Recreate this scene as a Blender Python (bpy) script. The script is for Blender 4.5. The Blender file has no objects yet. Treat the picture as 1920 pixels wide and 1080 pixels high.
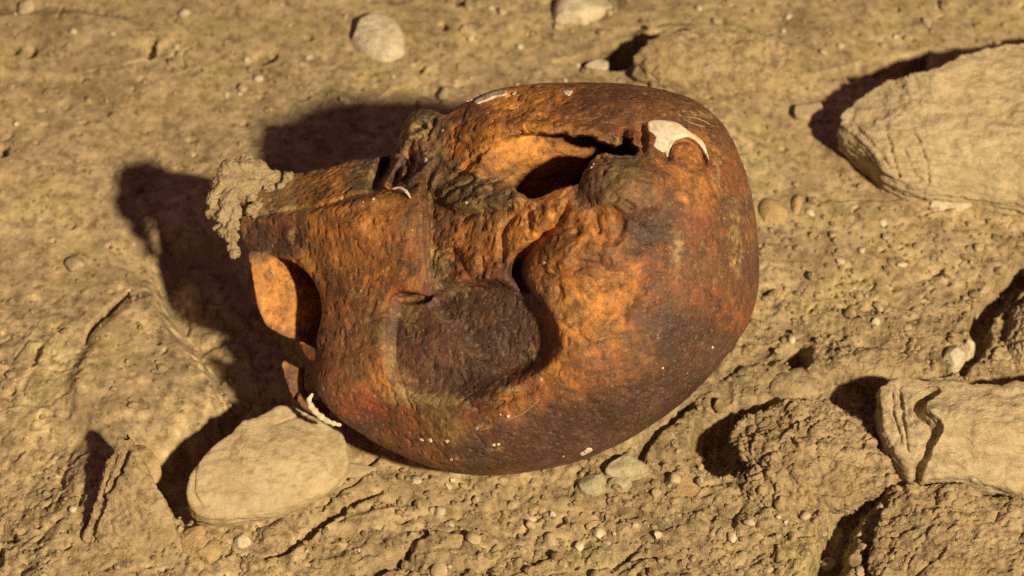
import bpy, math, random, time
import numpy as np
T0 = time.time()
random.seed(7); RNG = np.random.RandomState(7)
scene = bpy.context.scene
COL = scene.collection

# ------------------------------------------------------------------ scale and frames
# one unit of the working frame ("u") is 0.1745 mm; the skull is about 1030 u (18 cm) long
S = 0.335 / 1920.0
D = 0.79 / S                       # camera distance in u
PITCH = math.radians(50)
UP = np.array([0, math.cos(PITCH), math.sin(PITCH)])      # world up, seen in the tilted working frame
FW = np.array([0, math.sin(PITCH), -math.cos(PITCH)])     # horizontal, away from the viewer
GROUND_C = -338.0                                         # ground level along UP

def V(px, py, z=0.0):
    px = np.asarray(px, float); py = np.asarray(py, float); z = np.asarray(z, float) + 0*px
    k = (D - z) / D
    return np.stack([(px-960)*k, (540-py)*k, z], -1)

def to_world(v):
    v = np.asarray(v, float)
    return np.stack([v[..., 0], v @ FW, v @ UP - GROUND_C], -1) * S

def G(px, py, h=0.0):
    """ground point (u, at height h above the ground) under a viewing direction"""
    px = np.asarray(px, float); py = np.asarray(py, float)
    a = (540-py)/D
    # .643*a*(D-z)+.766*z = c+h
    z = (GROUND_C + h - UP[1]*a*D) / (UP[2] - UP[1]*a)
    w = to_world(V(px, py, z)) / S
    return w[..., :2]

# ------------------------------------------------------------------ camera
cam_d = bpy.data.cameras.new('camera'); cam = bpy.data.objects.new('camera', cam_d); COL.objects.link(cam)
cam_pos = to_world(np.array([0, 0, D]))
cam.location = cam_pos
cam.rotation_euler = (math.radians(90)-PITCH, 0, 0)
cam_d.sensor_width = 36; cam_d.lens = 36*0.79/0.335
cam_d.clip_start = 0.02; cam_d.clip_end = 50
cam_d.dof.use_dof = True
cam_d.dof.focus_distance = 0.79 - 60*S
cam_d.dof.aperture_fstop = 13
scene.camera = cam

# ------------------------------------------------------------------ world and lamp
w = bpy.data.worlds.new("World"); scene.world = w; w.use_nodes = True
bg = w.node_tree.nodes['Background']
bg.inputs[0].default_value = (0.90, 0.43, 0.50, 1); bg.inputs[1].default_value = 0.13
ld = bpy.data.lights.new('floodlight', 'SPOT'); lo = bpy.data.objects.new('floodlight', ld); COL.objects.link(lo)
Lv = np.array([0.47, -0.01, 0.88]); Lv /= np.linalg.norm(Lv)
tgt = to_world(V(930, 520, 0)); lpos = to_world(V(930, 520, 0) + Lv*2.3/S)
lo.location = lpos
from mathutils import Vector
lo.rotation_euler = (Vector(tgt)-Vector(lpos)).to_track_quat('-Z', 'Y').to_euler()
ld.energy = 372; ld.color = (1.0, 0.775, 0.45); ld.shadow_soft_size = 0.06
ld.spot_size = math.radians(42); ld.spot_blend = 0.6
scene.view_settings.view_transform = 'Standard'; scene.view_settings.look = 'None'
scene.view_settings.exposure = 0.0; scene.view_settings.gamma = 1
scene.render.engine = 'CYCLES'
scene.cycles.max_bounces = 6; scene.cycles.use_denoising = False

# ------------------------------------------------------------------ numpy noise
def _h(ix, iy, iz, seed):
    n = (ix.astype(np.int64)*374761393 + iy.astype(np.int64)*668265263 + iz.astype(np.int64)*2147483647 + seed*1274126177) & 0xffffffff
    n = ((n ^ (n >> 13)) * 1274126177) & 0xffffffff
    n = ((n ^ (n >> 15)) * 2246822519) & 0xffffffff
    return ((n ^ (n >> 16)) & 0xffffff).astype(np.float32) / 16777215.0
def vnoise(p, seed=0):
    i = np.floor(p).astype(np.int64); f = (p - i).astype(np.float32); f = f*f*f*(f*(f*6-15)+10)
    r = 0
    for dx in (0, 1):
        wx = f[..., 0] if dx else 1-f[..., 0]
        for dy in (0, 1):
            wy = f[..., 1] if dy else 1-f[..., 1]
            for dz in (0, 1):
                wz = f[..., 2] if dz else 1-f[..., 2]
                r = r + wx*wy*wz*_h(i[..., 0]+dx, i[..., 1]+dy, i[..., 2]+dz, seed)
    return r*2-1
def fbm(p, size, octs=4, gain=0.5, seed=0, ridged=False):
    a = 1; s = 0; r = 0; q = np.asarray(p, np.float64)/size
    rot = np.array([[.8, .6, 0], [-.48, .64, .6], [.36, -.48, .8]])
    for k in range(octs):
        n = vnoise(q, seed+k*17)
        if ridged: n = 1-2*np.abs(n)
        r = r + a*n; s += a; a *= gain; q = (q @ rot)*2.03 + 5.3
    return r/s
def worley(p, size, seed=0):
    """F1 and F2 and cell id, 2-D or 3-D"""
    q = np.asarray(p, np.float64)/size; i = np.floor(q).astype(np.int64); f = q-i
    n = q.shape[-1]; F1 = np.full(q.shape[:-1], 9.0, np.float32); F2 = F1.copy(); ID = np.zeros_like(F1)
    rng = [(-1, 0, 1)]*n
    import itertools
    for off in itertools.product(*rng):
        c = [i[..., k]+off[k] for k in range(n)]
        if n == 2: c3 = c+[np.zeros_like(c[0])]
        else: c3 = c
        d2 = 0
        for k in range(n):
            jit = _h(c3[0], c3[1], c3[2], seed+31*k+1)
            d2 = d2 + (off[k]+jit-f[..., k])**2
        d = np.sqrt(d2).astype(np.float32)
        hid = _h(c3[0], c3[1], c3[2], seed+999)
        near = d < F1
        F2 = np.where(near, F1, np.minimum(F2, d)); ID = np.where(near, hid, ID); F1 = np.where(near, d, F1)
    return F1, F2, ID
def P3(x, y, z=0): 
    return np.stack(np.broadcast_arrays(x, y, np.asarray(z, float)), -1)
def ss(a, b, x):
    t = np.clip((x-a)/(b-a), 0, 1); return t*t*(3-2*t)
def smin(a, b, k):
    h = np.clip(.5+.5*(b-a)/k, 0, 1); return b*(1-h)+a*h - k*h*(1-h)
def smax(a, b, k): return -smin(-a, -b, k)
def seg_d(X, Y, a, b):
    ax, ay = a; bx, by = b; dx, dy = bx-ax, by-ay
    t = np.clip(((X-ax)*dx+(Y-ay)*dy)/max(dx*dx+dy*dy, 1e-9), 0, 1)
    return np.hypot(X-ax-t*dx, Y-ay-t*dy), t
def poly_sd(X, Y, P):
    d = np.full(X.shape, 1e9); inside = np.zeros(X.shape, bool); n = len(P)
    for i in range(n):
        a, b = P[i], P[(i+1) % n]
        d = np.minimum(d, seg_d(X, Y, a, b)[0])
        if a[1] != b[1]:
            c = ((a[1] > Y) != (b[1] > Y)) & (X < (b[0]-a[0])*(Y-a[1])/(b[1]-a[1])+a[0])
            inside ^= c
    return np.where(inside, -d, d)
def spline(P, n=6, closed=True):
    P = np.asarray(P, float); N = len(P); out = []
    for i in range(N if closed else N-1):
        g = (lambda j: P[j % N]) if closed else (lambda j: P[min(max(j, 0), N-1)])
        p0, p1, p2, p3 = g(i-1), g(i), g(i+1), g(i+2)
        for t in np.arange(n)/n:
            out.append(.5*((2*p1)+(-p0+p2)*t+(2*p0-5*p1+4*p2-p3)*t*t+(-p0+3*p1-3*p2+p3)*t**3))
    if not closed: out.append(P[-1])
    return np.array(out)
class TPS:
    def __init__(s, pts, vals, reg=0.001):
        s.p = np.asarray(pts, float)/400; n = len(s.p)
        d = np.hypot(*(s.p[:, None]-s.p[None]).transpose(2, 0, 1)); K = s.U(d)+reg*np.eye(n)
        Pm = np.hstack([np.ones((n, 1)), s.p]); A = np.block([[K, Pm], [Pm.T, np.zeros((3, 3))]])
        s.w = np.linalg.solve(A, np.r_[np.asarray(vals, float), 0, 0, 0])
    @staticmethod
    def U(r): return np.where(r > 1e-9, r*r*np.log(np.maximum(r, 1e-9)), 0)
    def __call__(s, X, Y):
        X = X/400; Y = Y/400; r = s.w[-3]+s.w[-2]*X+s.w[-1]*Y
        for k, (a, b) in enumerate(s.p): r = r+s.w[k]*s.U(np.hypot(X-a, Y-b))
        return r

# ------------------------------------------------------------------ surface nets
def surface_nets(F, org, h):
    nx, ny, nz = F.shape; In = F < 0
    c = np.zeros((nx-1, ny-1, nz-1), np.uint8)
    for a in (0, 1):
        for b in (0, 1):
            for d in (0, 1):
                c += In[a:nx-1+a, b:ny-1+b, d:nz-1+d]
    act = (c > 0) & (c < 8); idx = np.argwhere(act); del c
    vid = np.full(act.shape, -1, np.int32); vid[act] = np.arange(len(idx))
    acc = np.zeros((len(idx), 3)); cnt = np.zeros(len(idx))
    I, J, K = idx.T
    corners = [(a, b, d) for a in (0, 1) for b in (0, 1) for d in (0, 1)]
    for p in corners:
        for ax in range(3):
            if p[ax]: continue
            q = list(p); q[ax] = 1
            f0 = F[I+p[0], J+p[1], K+p[2]]; f1 = F[I+q[0], J+q[1], K+q[2]]
            m = (f0 < 0) != (f1 < 0)
            t = np.where(m, f0/np.where(f0 == f1, 1, f0-f1), 0)
            pos = np.tile(np.array(p, float), (len(idx), 1)); pos[:, ax] += t
            acc += pos*m[:, None]; cnt += m
    verts = (idx+acc/cnt[:, None])*h+org
    quads = []
    for ax in range(3):
        a1, a2 = (ax+1) % 3, (ax+2) % 3
        sl0 = [slice(1, -1)]*3; sl0[ax] = slice(0, -1)
        sl1 = [slice(1, -1)]*3; sl1[ax] = slice(1, None)
        A = In[tuple(sl0)]; B = In[tuple(sl1)]
        for flip, m in ((False, A & ~B), (True, ~A & B)):
            e = np.argwhere(m); e[:, a1] += 1; e[:, a2] += 1
            if not len(e): continue
            def at(u, v):
                g = e.copy(); g[:, a1] -= u; g[:, a2] -= v
                return vid[g[:, 0], g[:, 1], g[:, 2]]
            q = np.stack([at(1, 1), at(0, 1), at(0, 0), at(1, 0)], 1)
            if flip: q = q[:, ::-1]
            quads.append(q)
    return verts, np.vstack(quads)

def new_mesh(name, verts, faces, mat=None, smooth=True, attrs=None, normals=None):
    me = bpy.data.meshes.new(name); faces = np.asarray(faces)
    n, k = faces.shape
    me.vertices.add(len(verts)); me.vertices.foreach_set('co', np.asarray(verts, np.float32).ravel())
    me.loops.add(n*k); me.loops.foreach_set('vertex_index', faces.astype(np.int32).ravel())
    me.polygons.add(n); me.polygons.foreach_set('loop_start', np.arange(0, n*k, k, dtype=np.int32))
    try: me.polygons.foreach_set('loop_total', np.full(n, k, np.int32))
    except Exception: pass
    me.polygons.foreach_set('use_smooth', np.full(n, smooth))
    me.update(calc_edges=True)
    for an, av in (attrs or {}).items():
        a = me.color_attributes.new(an, 'FLOAT_COLOR', 'POINT')
        a.data.foreach_set('color', np.hstack([av, np.ones((len(av), 1))]).astype(np.float32).ravel())
    if normals is not None: me.normals_split_custom_set_from_vertices(normals)
    if mat: me.materials.append(mat)
    return me
def link(name, me, parent=None, label=None, cat=None, group=None, kind=None, loc=None):
    o = bpy.data.objects.new(name, me); COL.objects.link(o)
    if parent: o.parent = parent
    if loc is not None: o.location = loc
    for k, v_ in (('label', label), ('category', cat), ('group', group), ('kind', kind)):
        if v_: o[k] = v_
    return o
def vnormals(v, q):
    n = np.zeros_like(v); a = v[q[:, 2]]-v[q[:, 0]]; b = v[q[:, 3]]-v[q[:, 1]]; f = np.cross(a, b)
    for k in range(4): 
        for j in range(3): n[:, j] += np.bincount(q[:, k], f[:, j], len(v))
    return n/np.maximum(np.linalg.norm(n, axis=1, keepdims=True), 1e-9)

# ------------------------------------------------------------------ materials
def nodes(mat):
    mat.use_nodes = True; nt = mat.node_tree; nt.nodes.clear(); return nt
def N(nt, t, **kw):
    n = nt.nodes.new(t)
    for k, v_ in kw.items():
        if k.startswith('i_'):
            key = k[2:]; n.inputs[int(key) if key.isdigit() else key.replace('_', ' ')].default_value = v_
        else: setattr(n, k, v_)
    return n
def mixc(nt, fac, a, b, mode='MIX'):
    m = nt.nodes.new('ShaderNodeMix'); m.data_type = 'RGBA'; m.blend_type = mode
    for s_, v_ in ((m.inputs[0], fac), (m.inputs[6], a), (m.inputs[7], b)):
        if hasattr(v_, 'links') or isinstance(v_, bpy.types.NodeSocket): nt.links.new(v_, s_)
        else: s_.default_value = v_ if not isinstance(v_, tuple) else (*v_, 1)[:4]
    return m.outputs[2]
def ramp(nt, x, stops):
    r = nt.nodes.new('ShaderNodeValToRGB'); nt.links.new(x, r.inputs[0])
    e = r.color_ramp.elements
    while len(e) < len(stops): e.new(.5)
    for k, (p, c) in enumerate(stops):
        e[k].position = p; e[k].color = (c, c, c, 1) if not isinstance(c, tuple) else (*c, 1)
    return r.outputs[0]
def noise(nt, vec, scale, detail=6, rough=.55, dist=0):
    n = N(nt, 'ShaderNodeTexNoise', i_Scale=scale, i_Detail=detail, i_Roughness=rough, i_Distortion=dist)
    nt.links.new(vec, n.inputs['Vector']); return n.outputs[0]

def earth_mat(name, dark, mid, pale, rough=.95, grain=1.0, use_attr=False, streak=False, bump=1.0, offs=0.0, fleck=True):
    m = bpy.data.materials.new(name); nt = nodes(m); L = nt.links.new
    tc = N(nt, 'ShaderNodeTexCoord'); vec = tc.outputs['Object']
    mp = N(nt, 'ShaderNodeMapping'); mp.inputs['Location'].default_value = (offs, offs*.7, offs*.3); L(vec, mp.inputs[0]); vec = mp.outputs[0]
    if streak:
        mp2 = N(nt, 'ShaderNodeMapping'); mp2.inputs['Scale'].default_value = (.55, 1.0, 2.2)
        mp2.inputs['Rotation'].default_value = (.25, .15, .2); L(vec, mp2.inputs[0]); v2 = mp2.outputs[0]
    else: v2 = vec
    a = noise(nt, v2, 38, 5, .6, .6); b = noise(nt, v2, 240, 6, .7, .2); c = noise(nt, vec, 1500, 4, .7)
    col = mixc(nt, ramp(nt, a, [(.34, 0.), (.66, 1.)]), mid, pale)
    col = mixc(nt, ramp(nt, b, [(.36, 1.), (.52, 0.)]), col, dark)
    col = mixc(nt, ramp(nt, b, [(.54, 0.), (.72, .55)]), col, tuple(min(1, x*1.25) for x in pale))
    g = mixc(nt, c, (.55, .52, .5), (1.45, 1.48, 1.5))
    col = mixc(nt, .55*grain, col, mixc(nt, 1.0, col, g, 'MULTIPLY'))
    hue = noise(nt, vec, 700, 3, .6)
    col = mixc(nt, ramp(nt, hue, [(.40, .0), (.62, .30)]), col, (.50, .34, .20))
    if use_attr:
        at = N(nt, 'ShaderNodeAttribute', attribute_name='tint'); col = mixc(nt, 1.0, col, at.outputs[0], 'MULTIPLY')
    if fleck:
        vo = N(nt, 'ShaderNodeTexVoronoi', i_Scale=330.0); L(vec, vo.inputs['Vector'])
        big = noise(nt, vec, 30, 3, .6)
        f1 = ramp(nt, vo.outputs['Distance'], [(.10, 1.), (.16, 0.)]); f2 = ramp(nt, big, [(.48, 0.), (.62, .55)])
        mm = N(nt, 'ShaderNodeMath', operation='MULTIPLY'); L(f1, mm.inputs[0]); L(f2, mm.inputs[1])
        col = mixc(nt, mm.outputs[0], col, (.72, .66, .50))
    bs = N(nt, 'ShaderNodeBsdfPrincipled'); bs.inputs['Roughness'].default_value = rough
    bs.inputs['Specular IOR Level'].default_value = .18
    L(col, bs.inputs['Base Color'])
    h1 = N(nt, 'ShaderNodeMath', operation='MULTIPLY_ADD'); L(b, h1.inputs[0]); h1.inputs[1].default_value = 2.0; L(c, h1.inputs[2])
    d = noise(nt, v2, 95, 5, .65)
    h2 = N(nt, 'ShaderNodeMath', operation='MULTIPLY_ADD'); L(d, h2.inputs[0]); h2.inputs[1].default_value = 3.0; L(h1.outputs[0], h2.inputs[2])
    bp = N(nt, 'ShaderNodeBump'); bp.inputs['Strength'].default_value = .9; bp.inputs['Distance'].default_value = .0006*bump
    L(h2.outputs[0], bp.inputs['Height']); L(bp.outputs[0], bs.inputs['Normal'])
    if use_attr: L(N(nt, 'ShaderNodeAttribute', attribute_name='crumbly').outputs['Fac'], bp.inputs['Strength'])
    out = N(nt, 'ShaderNodeOutputMaterial'); L(bs.outputs[0], out.inputs[0]); return m

def bone_mat(name):
    m = bpy.data.materials.new(name); nt = nodes(m); L = nt.links.new
    tc = N(nt, 'ShaderNodeTexCoord'); vec = tc.outputs['Object']
    at = N(nt, 'ShaderNodeAttribute', attribute_name='stain').outputs[0]
    a = noise(nt, vec, 60, 6, .65, .5); b = noise(nt, vec, 260, 6, .72, .3); c = noise(nt, vec, 1700, 4, .7)
    col = mixc(nt, 1.0, at, mixc(nt, ramp(nt, a, [(.32, 0.), (.68, 1.)]), (.72, .70, .72), (1.25, 1.27, 1.2)), 'MULTIPLY')
    col = mixc(nt, ramp(nt, b, [(.36, .75), (.49, 0.)]), col, (.060, .032, .025))
    col = mixc(nt, ramp(nt, b, [(.55, 0.), (.74, .6)]), col, mixc(nt, 1.0, col, (2.1, 1.75, 1.3), 'MULTIPLY'))
    col = mixc(nt, .7, col, mixc(nt, 1.0, col, mixc(nt, c, (.35, .35, .4), (1.65, 1.65, 1.6)), 'MULTIPLY'))
    # dusty purple grey film in the dark parts, olive lime dust
    d = noise(nt, vec, 430, 5, .7)
    col = mixc(nt, ramp(nt, d, [(.56, 0.), (.70, .38)]), col, (.22, .155, .15))
    e = noise(nt, vec, 110, 6, .7, .8)
    col = mixc(nt, ramp(nt, e, [(.60, 0.), (.74, .35)]), col, (.16, .115, .055))
    vo = N(nt, 'ShaderNodeTexVoronoi', i_Scale=420.0); L(vec, vo.inputs['Vector'])
    mm = N(nt, 'ShaderNodeMath', operation='MULTIPLY'); L(ramp(nt, vo.outputs['Distance'], [(.055, 1.), (.10, 0.)]), mm.inputs[0])
    L(ramp(nt, a, [(.5, 0.), (.6, .75)]), mm.inputs[1])
    col = mixc(nt, mm.outputs[0], col, (.75, .62, .42))
    sp = noise(nt, vec, 900, 3, .8)
    col = mixc(nt, ramp(nt, sp, [(.58, 0.), (.70, .5)]), col, (.52, .36, .17))
    bs = N(nt, 'ShaderNodeBsdfPrincipled'); L(col, bs.inputs['Base Color'])
    bs.inputs['Specular IOR Level'].default_value = .5
    L(ramp(nt, a, [(.3, .40), (.7, .62)]), bs.inputs['Roughness'])
    h1 = N(nt, 'ShaderNodeMath', operation='MULTIPLY_ADD'); L(b, h1.inputs[0]); h1.inputs[1].default_value = 2.5; L(c, h1.inputs[2])
    h2 = N(nt, 'ShaderNodeMath', operation='MULTIPLY_ADD'); L(a, h2.inputs[0]); h2.inputs[1].default_value = 4.0; L(h1.outputs[0], h2.inputs[2])
    bp = N(nt, 'ShaderNodeBump'); bp.inputs['Strength'].default_value = .85; bp.inputs['Distance'].default_value = .00032
    L(h2.outputs[0], bp.inputs['Height']); L(bp.outputs[0], bs.inputs['Normal'])
    out = N(nt, 'ShaderNodeOutputMaterial'); L(bs.outputs[0], out.inputs[0]); return m

M_soil = earth_mat('dry_soil', (.19, .148, .083), (.345, .276, .162), (.50, .415, .265), use_attr=True, bump=1.05)
M_clod = earth_mat('crumbly_clod', (.21, .16, .09), (.36, .285, .165), (.49, .405, .26), offs=3.1, bump=1.3)
M_slab = earth_mat('layered_stone', (.36, .30, .19), (.47, .40, .26), (.57, .50, .35), grain=.7, streak=True, offs=5.7, fleck=False)
M_tan = earth_mat('smooth_tan_stone', (.34, .28, .18), (.45, .375, .245), (.53, .455, .31), offs=9.2, bump=.6, grain=.6, streak=True, fleck=False)
M_ochre = earth_mat('ochre_stone', (.32, .235, .12), (.46, .34, .17), (.54, .42, .24), offs=11.2, bump=.7, fleck=False)
M_pale = earth_mat('pale_limestone', (.47, .43, .32), (.58, .54, .42), (.68, .64, .52), offs=13.2, bump=.6, fleck=False)
M_grey = earth_mat('grey_green_fragment', (.30, .28, .18), (.42, .40, .28), (.52, .50, .37), offs=15.2, bump=.8, fleck=False)
M_bone = bone_mat('stained_bone')
M_white = earth_mat('bare_white_bone', (.50, .42, .32), (.74, .67, .56), (.84, .78, .68), rough=.7, grain=.5, bump=.3, offs=2, fleck=False)
M_clay = earth_mat('dried_clay', (.24, .19, .115), (.36, .30, .19), (.47, .40, .27), offs=7.7, bump=1.0, fleck=False)
M_crust = earth_mat('lime_crust', (.20, .16, .08), (.33, .27, .14), (.45, .38, .21), offs=4.4, bump=.8, fleck=False)

# ================================================================== SKULL
# outlines and depths are the bone's own; depth z is measured towards the viewer from the mid plane of the skull
hx = 3.4
xs = np.arange(-620, 500, hx); ys = np.arange(-375, 410, hx); zs = np.arange(-360, 330, hx)
X, Y = np.meshgrid(xs, ys, indexing='ij')
def PT(lst, z=0.0):      # list of px,py(,z) -> XY in the skull frame
    a = np.array([(q[0], q[1], q[2] if len(q) > 2 else z) for q in lst], float)
    return V(a[:, 0], a[:, 1], a[:, 2])[:, :2]
cran = spline(PT([(800,262),(832,218),(872,192),(925,170),(990,159),(1100,156),(1200,162),(1290,184),(1345,224),(1375,270),(1398,330),(1413,400),(1421,480),(1419,540),(1407,592),(1384,634),(1340,690),(1290,742),(1220,796),(1150,836),(1080,864),(1000,882),(930,890),(860,887),(790,869),(720,838),(660,803),(615,765),(594,725),(606,670),(660,560),(720,450),(765,340)], -40))
C0 = PT([(1010, 545)], -40)[0]
ang = np.arctan2(cran[:, 1]-C0[1], cran[:, 0]-C0[0]); rad = np.hypot(cran[:, 0]-C0[0], cran[:, 1]-C0[1])
o_ = np.argsort(ang); angs = np.r_[ang[o_]-2*np.pi, ang[o_], ang[o_]+2*np.pi]; rads = np.tile(rad[o_], 3)
TH = np.arctan2(Y-C0[1], X-C0[0]); RR = np.interp(TH, angs, rads); RHO = np.hypot(X-C0[0], Y-C0[1])/RR
ZM = -40.0; PW = 2.5
def mfac(rho, p=PW): return np.maximum(1-np.clip(rho, 0, 1)**p, 0)**(1/p)
cp = [(1000,205,95),(1150,205,130),(1290,250,120),(1060,300,185),(1200,350,250),(1320,400,215),(1385,500,115),(1300,600,215),(1150,500,280),(1060,470,235),(1000,450,190),(910,450,122),(838,450,66),(870,640,130),(980,640,185),(760,640,70),(1100,690,250),(1000,800,165),(850,810,110),(720,790,20),(650,740,15),(1200,700,215),(900,340,85),(845,380,42),(830,260,-10),(900,230,40),(700,690,45)]
cpa = np.array(cp, float); cxy = PT(cp)
rh = np.hypot(cxy[:, 0]-C0[0], cxy[:, 1]-C0[1])/np.interp(np.arctan2(cxy[:, 1]-C0[1], cxy[:, 0]-C0[0]), angs, rads)
Avals = (cpa[:, 2]-ZM)/np.maximum(mfac(rh), .35)
tpsA = TPS(cxy, Avals, .02); A = np.clip(tpsA(X, Y), 60, 420)

# --- relief edits (2-D maps in the same frame)
REL = np.zeros_like(X)
def zest(px, py): return tps_z(*PT([(px, py)], 80)[0])
def patch(lst, dz, soft, z=100, sp=True):
    P = PT(lst, z); P = spline(P, 4) if sp else P
    return dz*(1-ss(-soft, soft*.3, poly_sd(X, Y, P)))
def stroke(lst, dz, wdt, z=130, warp=0):
    """lst: px,py[,scale]; dz and width scale with the third number"""
    sc = np.array([q[2] if len(q) > 2 else 1. for q in lst]); P = PT([(q[0], q[1]) for q in lst], z)
    PS = spline(np.c_[P, sc], 4, closed=False); r = np.zeros_like(X)
    for a, b in zip(PS[:-1], PS[1:]):
        d, t = seg_d(X, Y, a[:2], b[:2]); k = np.maximum(a[2]*(1-t)+b[2]*t, .05)
        r = np.maximum(r, k*np.exp(-(d/(wdt*k**.5))**2*1.2)) if True else r
    return dz*r
def bump(px, py, r, dz, ry=None, z=130):
    c = PT([(px, py)], z)[0]; ry = ry or r
    return dz*np.exp(-((X-c[0])/r)**2-((Y-c[1])/ry)**2)
# temporal fossa: sunken smooth plate with a steep right wall
fossa = [(728,575),(760,558),(805,552),(850,528),(930,522),(985,540),(1020,575),(1048,620),(1040,668),(1000,700),(915,735),(835,750),(760,738),(722,690),(712,625)]
FM = patch(fossa, 1, 30, 120); REL += -27*FM
REL += patch([(800,560),(850,532),(930,524),(985,541),(1020,576),(1046,620),(1038,665),(990,700),(920,690),(860,640)], -25, 16, 130)
REL += bump(900, 615, 95, 20, 80) + bump(790, 650, 60, 10)
REL += stroke([(868,525,.6),(862,600,1),(858,690,.5)], 3, 16)
REL += stroke([(1030,685,.6),(980,712),(930,742),(860,760),(770,752,.7)], 7, 12)
REL += stroke([(1070,700,.6),(1000,740),(930,775),(850,790),(760,780,.6)], 4, 14) + stroke([(1000,728,.6),(940,752),(880,772,.5)], -8, 6)
REL += stroke([(740,620,.5),(738,680),(755,735),(770,770,.5)], -6, 3.5)
# ear canal gap
REL += stroke([(1060,388,.25),(1050,412,.35),(1030,436,.45),(1003,458,.6),(982,478,.9),(970,500,1.2),(972,522,1.1),(990,542,.5)], -62, 12, 190)
REL += stroke([(985,540,.7),(1005,556,.5),(1030,590,.3)], -30, 7, 170)
REL += bump(1045, 488, 46, 26, 36, 220) + bump(1100, 470, 60, 12, z=230) + bump(1010, 405, 42, 22, 30, 180) + bump(1040, 385, 30, 14, 20, 180)
REL += stroke([(1000,520,.4),(1050,515,.8),(1100,495,1),(1140,500,.6)], -9, 8, 230)
REL += stroke([(968,405,.5),(946,428,1),(942,460,1),(944,500,.6)], -15, 7, 160)
REL += stroke([(868,412,.6),(882,402,1.),(905,396,.8),(960,392,.3)], -16, 5, 120)
REL += stroke([(890,380,.5),(905,372,.8),(930,366,.5)], -8, 3.5, 120)
REL += patch([(815,352),(850,336),(905,338),(950,348),(985,372),(960,388),(905,395),(865,398),(830,385)], 22, 13, 100)
REL += stroke([(822,375,.5),(850,352,1),(885,340,.8)], -16, 4.5, 90) + stroke([(900,352,.6),(930,346,.9),(968,360,.6)], 12, 6, 100) + stroke([(850,385,.5),(885,372,1),(925,372,.7),(955,380,.5)], 11, 5, 100) + stroke([(830,300,.5),(862,316,1),(905,330,1),(945,340,.6)], 12, 6, 80) + stroke([(850,330,.6),(870,318,.9),(880,305,.5)], -24, 6, 80)
REL += bump(985, 378, 25, 12, 12) + bump(925, 430, 40, 14, 26) + bump(880, 490, 30, 8) + stroke([(900,470,.6),(905,500,1),(902,520,.8)], -9, 6)
REL += stroke([(812,470,.5),(830,510,1),(860,530,.6)], 7, 10)
REL += stroke([(860,440,.6),(900,455,.9),(925,500,.7)], -7, 7)
REL += bump(1150, 560, 70, -16, 50, 240) + bump(1240, 470, 60, -12, z=250) + bump(1180, 345, 65, 20, 40, 230)
REL += stroke([(1240,440,.5),(1235,500,1),(1180,560,1),(1170,600,.5)], -6, 10, 240)
REL += patch([(1085,330),(1110,300),(1160,292),(1220,300),(1255,330),(1240,390),(1190,420),(1130,410),(1095,375)], 20, 26, 220)
REL += patch([(1105,395),(1150,385),(1175,420),(1150,460),(1118,440)], -14, 9, 220) + stroke([(1118,405,.7),(1122,450,1),(1130,480,.5)], -10, 5, 220)
REL += bump(1205, 445, 34, -14, 28, 240)
# sutures
REL += stroke([(1048,600,.6),(1075,622,.9),(1108,642,1),(1120,636),(1160,628,.8),(1180,632,.5)], -7, 3.2, 220)
REL += stroke([(1205,600,.6),(1215,575,.9),(1250,560,1),(1275,530,.6)], -5, 3, 240)
REL += stroke([(1355,300,.4),(1362,400,.7),(1368,500,.7),(1355,600,.4)], -3.5, 4, 150)
# basal ridge by the hole
REL += stroke([(860,250,.4),(930,232,.8),(1010,236,1),(1100,245,1),(1160,262,.6)], 12, 12, 110)
REL += stroke([(880,300,.4),(930,270,.8),(980,250,.6)], -14, 6, 100)
REL += bump(1040, 205, 16, -9, 13, 110) + bump(915, 215, 30, 8) + bump(960, 195, 26, -6)
REL += stroke([(1172,246,.8),(1170,262,1),(1178,282,.9)], -34, 7, 200) + stroke([(1203,236,.7),(1207,258,1),(1205,284,.8)], -30, 9, 200)
REL += stroke([(1188,242,.6),(1190,262,1),(1186,280,.6)], 8, 5, 200)
# cracks by the white bone
REL += stroke([(1256,296,1.),(1258,280,1.),(1266,267,.8),(1282,260,.6),(1297,258,.7),(1312,268,.6),(1324,284,.6),(1328,303,.5)], -34, 6, 210)
REL += stroke([(882,306,.8),(896,298,.8)], -18, 5, 90)

# --- hole through the base
hole = [(880,306),(905,286),(935,262),(975,247),(1020,246),(1062,252),(1100,254),(1125,266),(1150,276),(1166,270),(1172,258),(1181,264),(1190,276),(1199,284),(1190,292),(1160,291),(1130,289),(1108,300),(1093,325),(1088,345),(1042,358),(1006,371),(990,372),(966,360),(962,344),(940,337),(905,330)]
HP = PT(hole, 165)
rag = 6*fbm(P3(X, Y, 3.3), 16, 3, .65, seed=5)
HD = poly_sd(X, Y, HP) + rag
fl = TPS(PT([(885,305),(930,325),(940,275),(1000,250),(1010,300),(1060,275),(1100,290),(980,350),(1040,345),(1150,285)], 60), [66,72,74,56,54,68,60,0,-25,-25], .01)
FLOOR = fl(X, Y)

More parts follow.
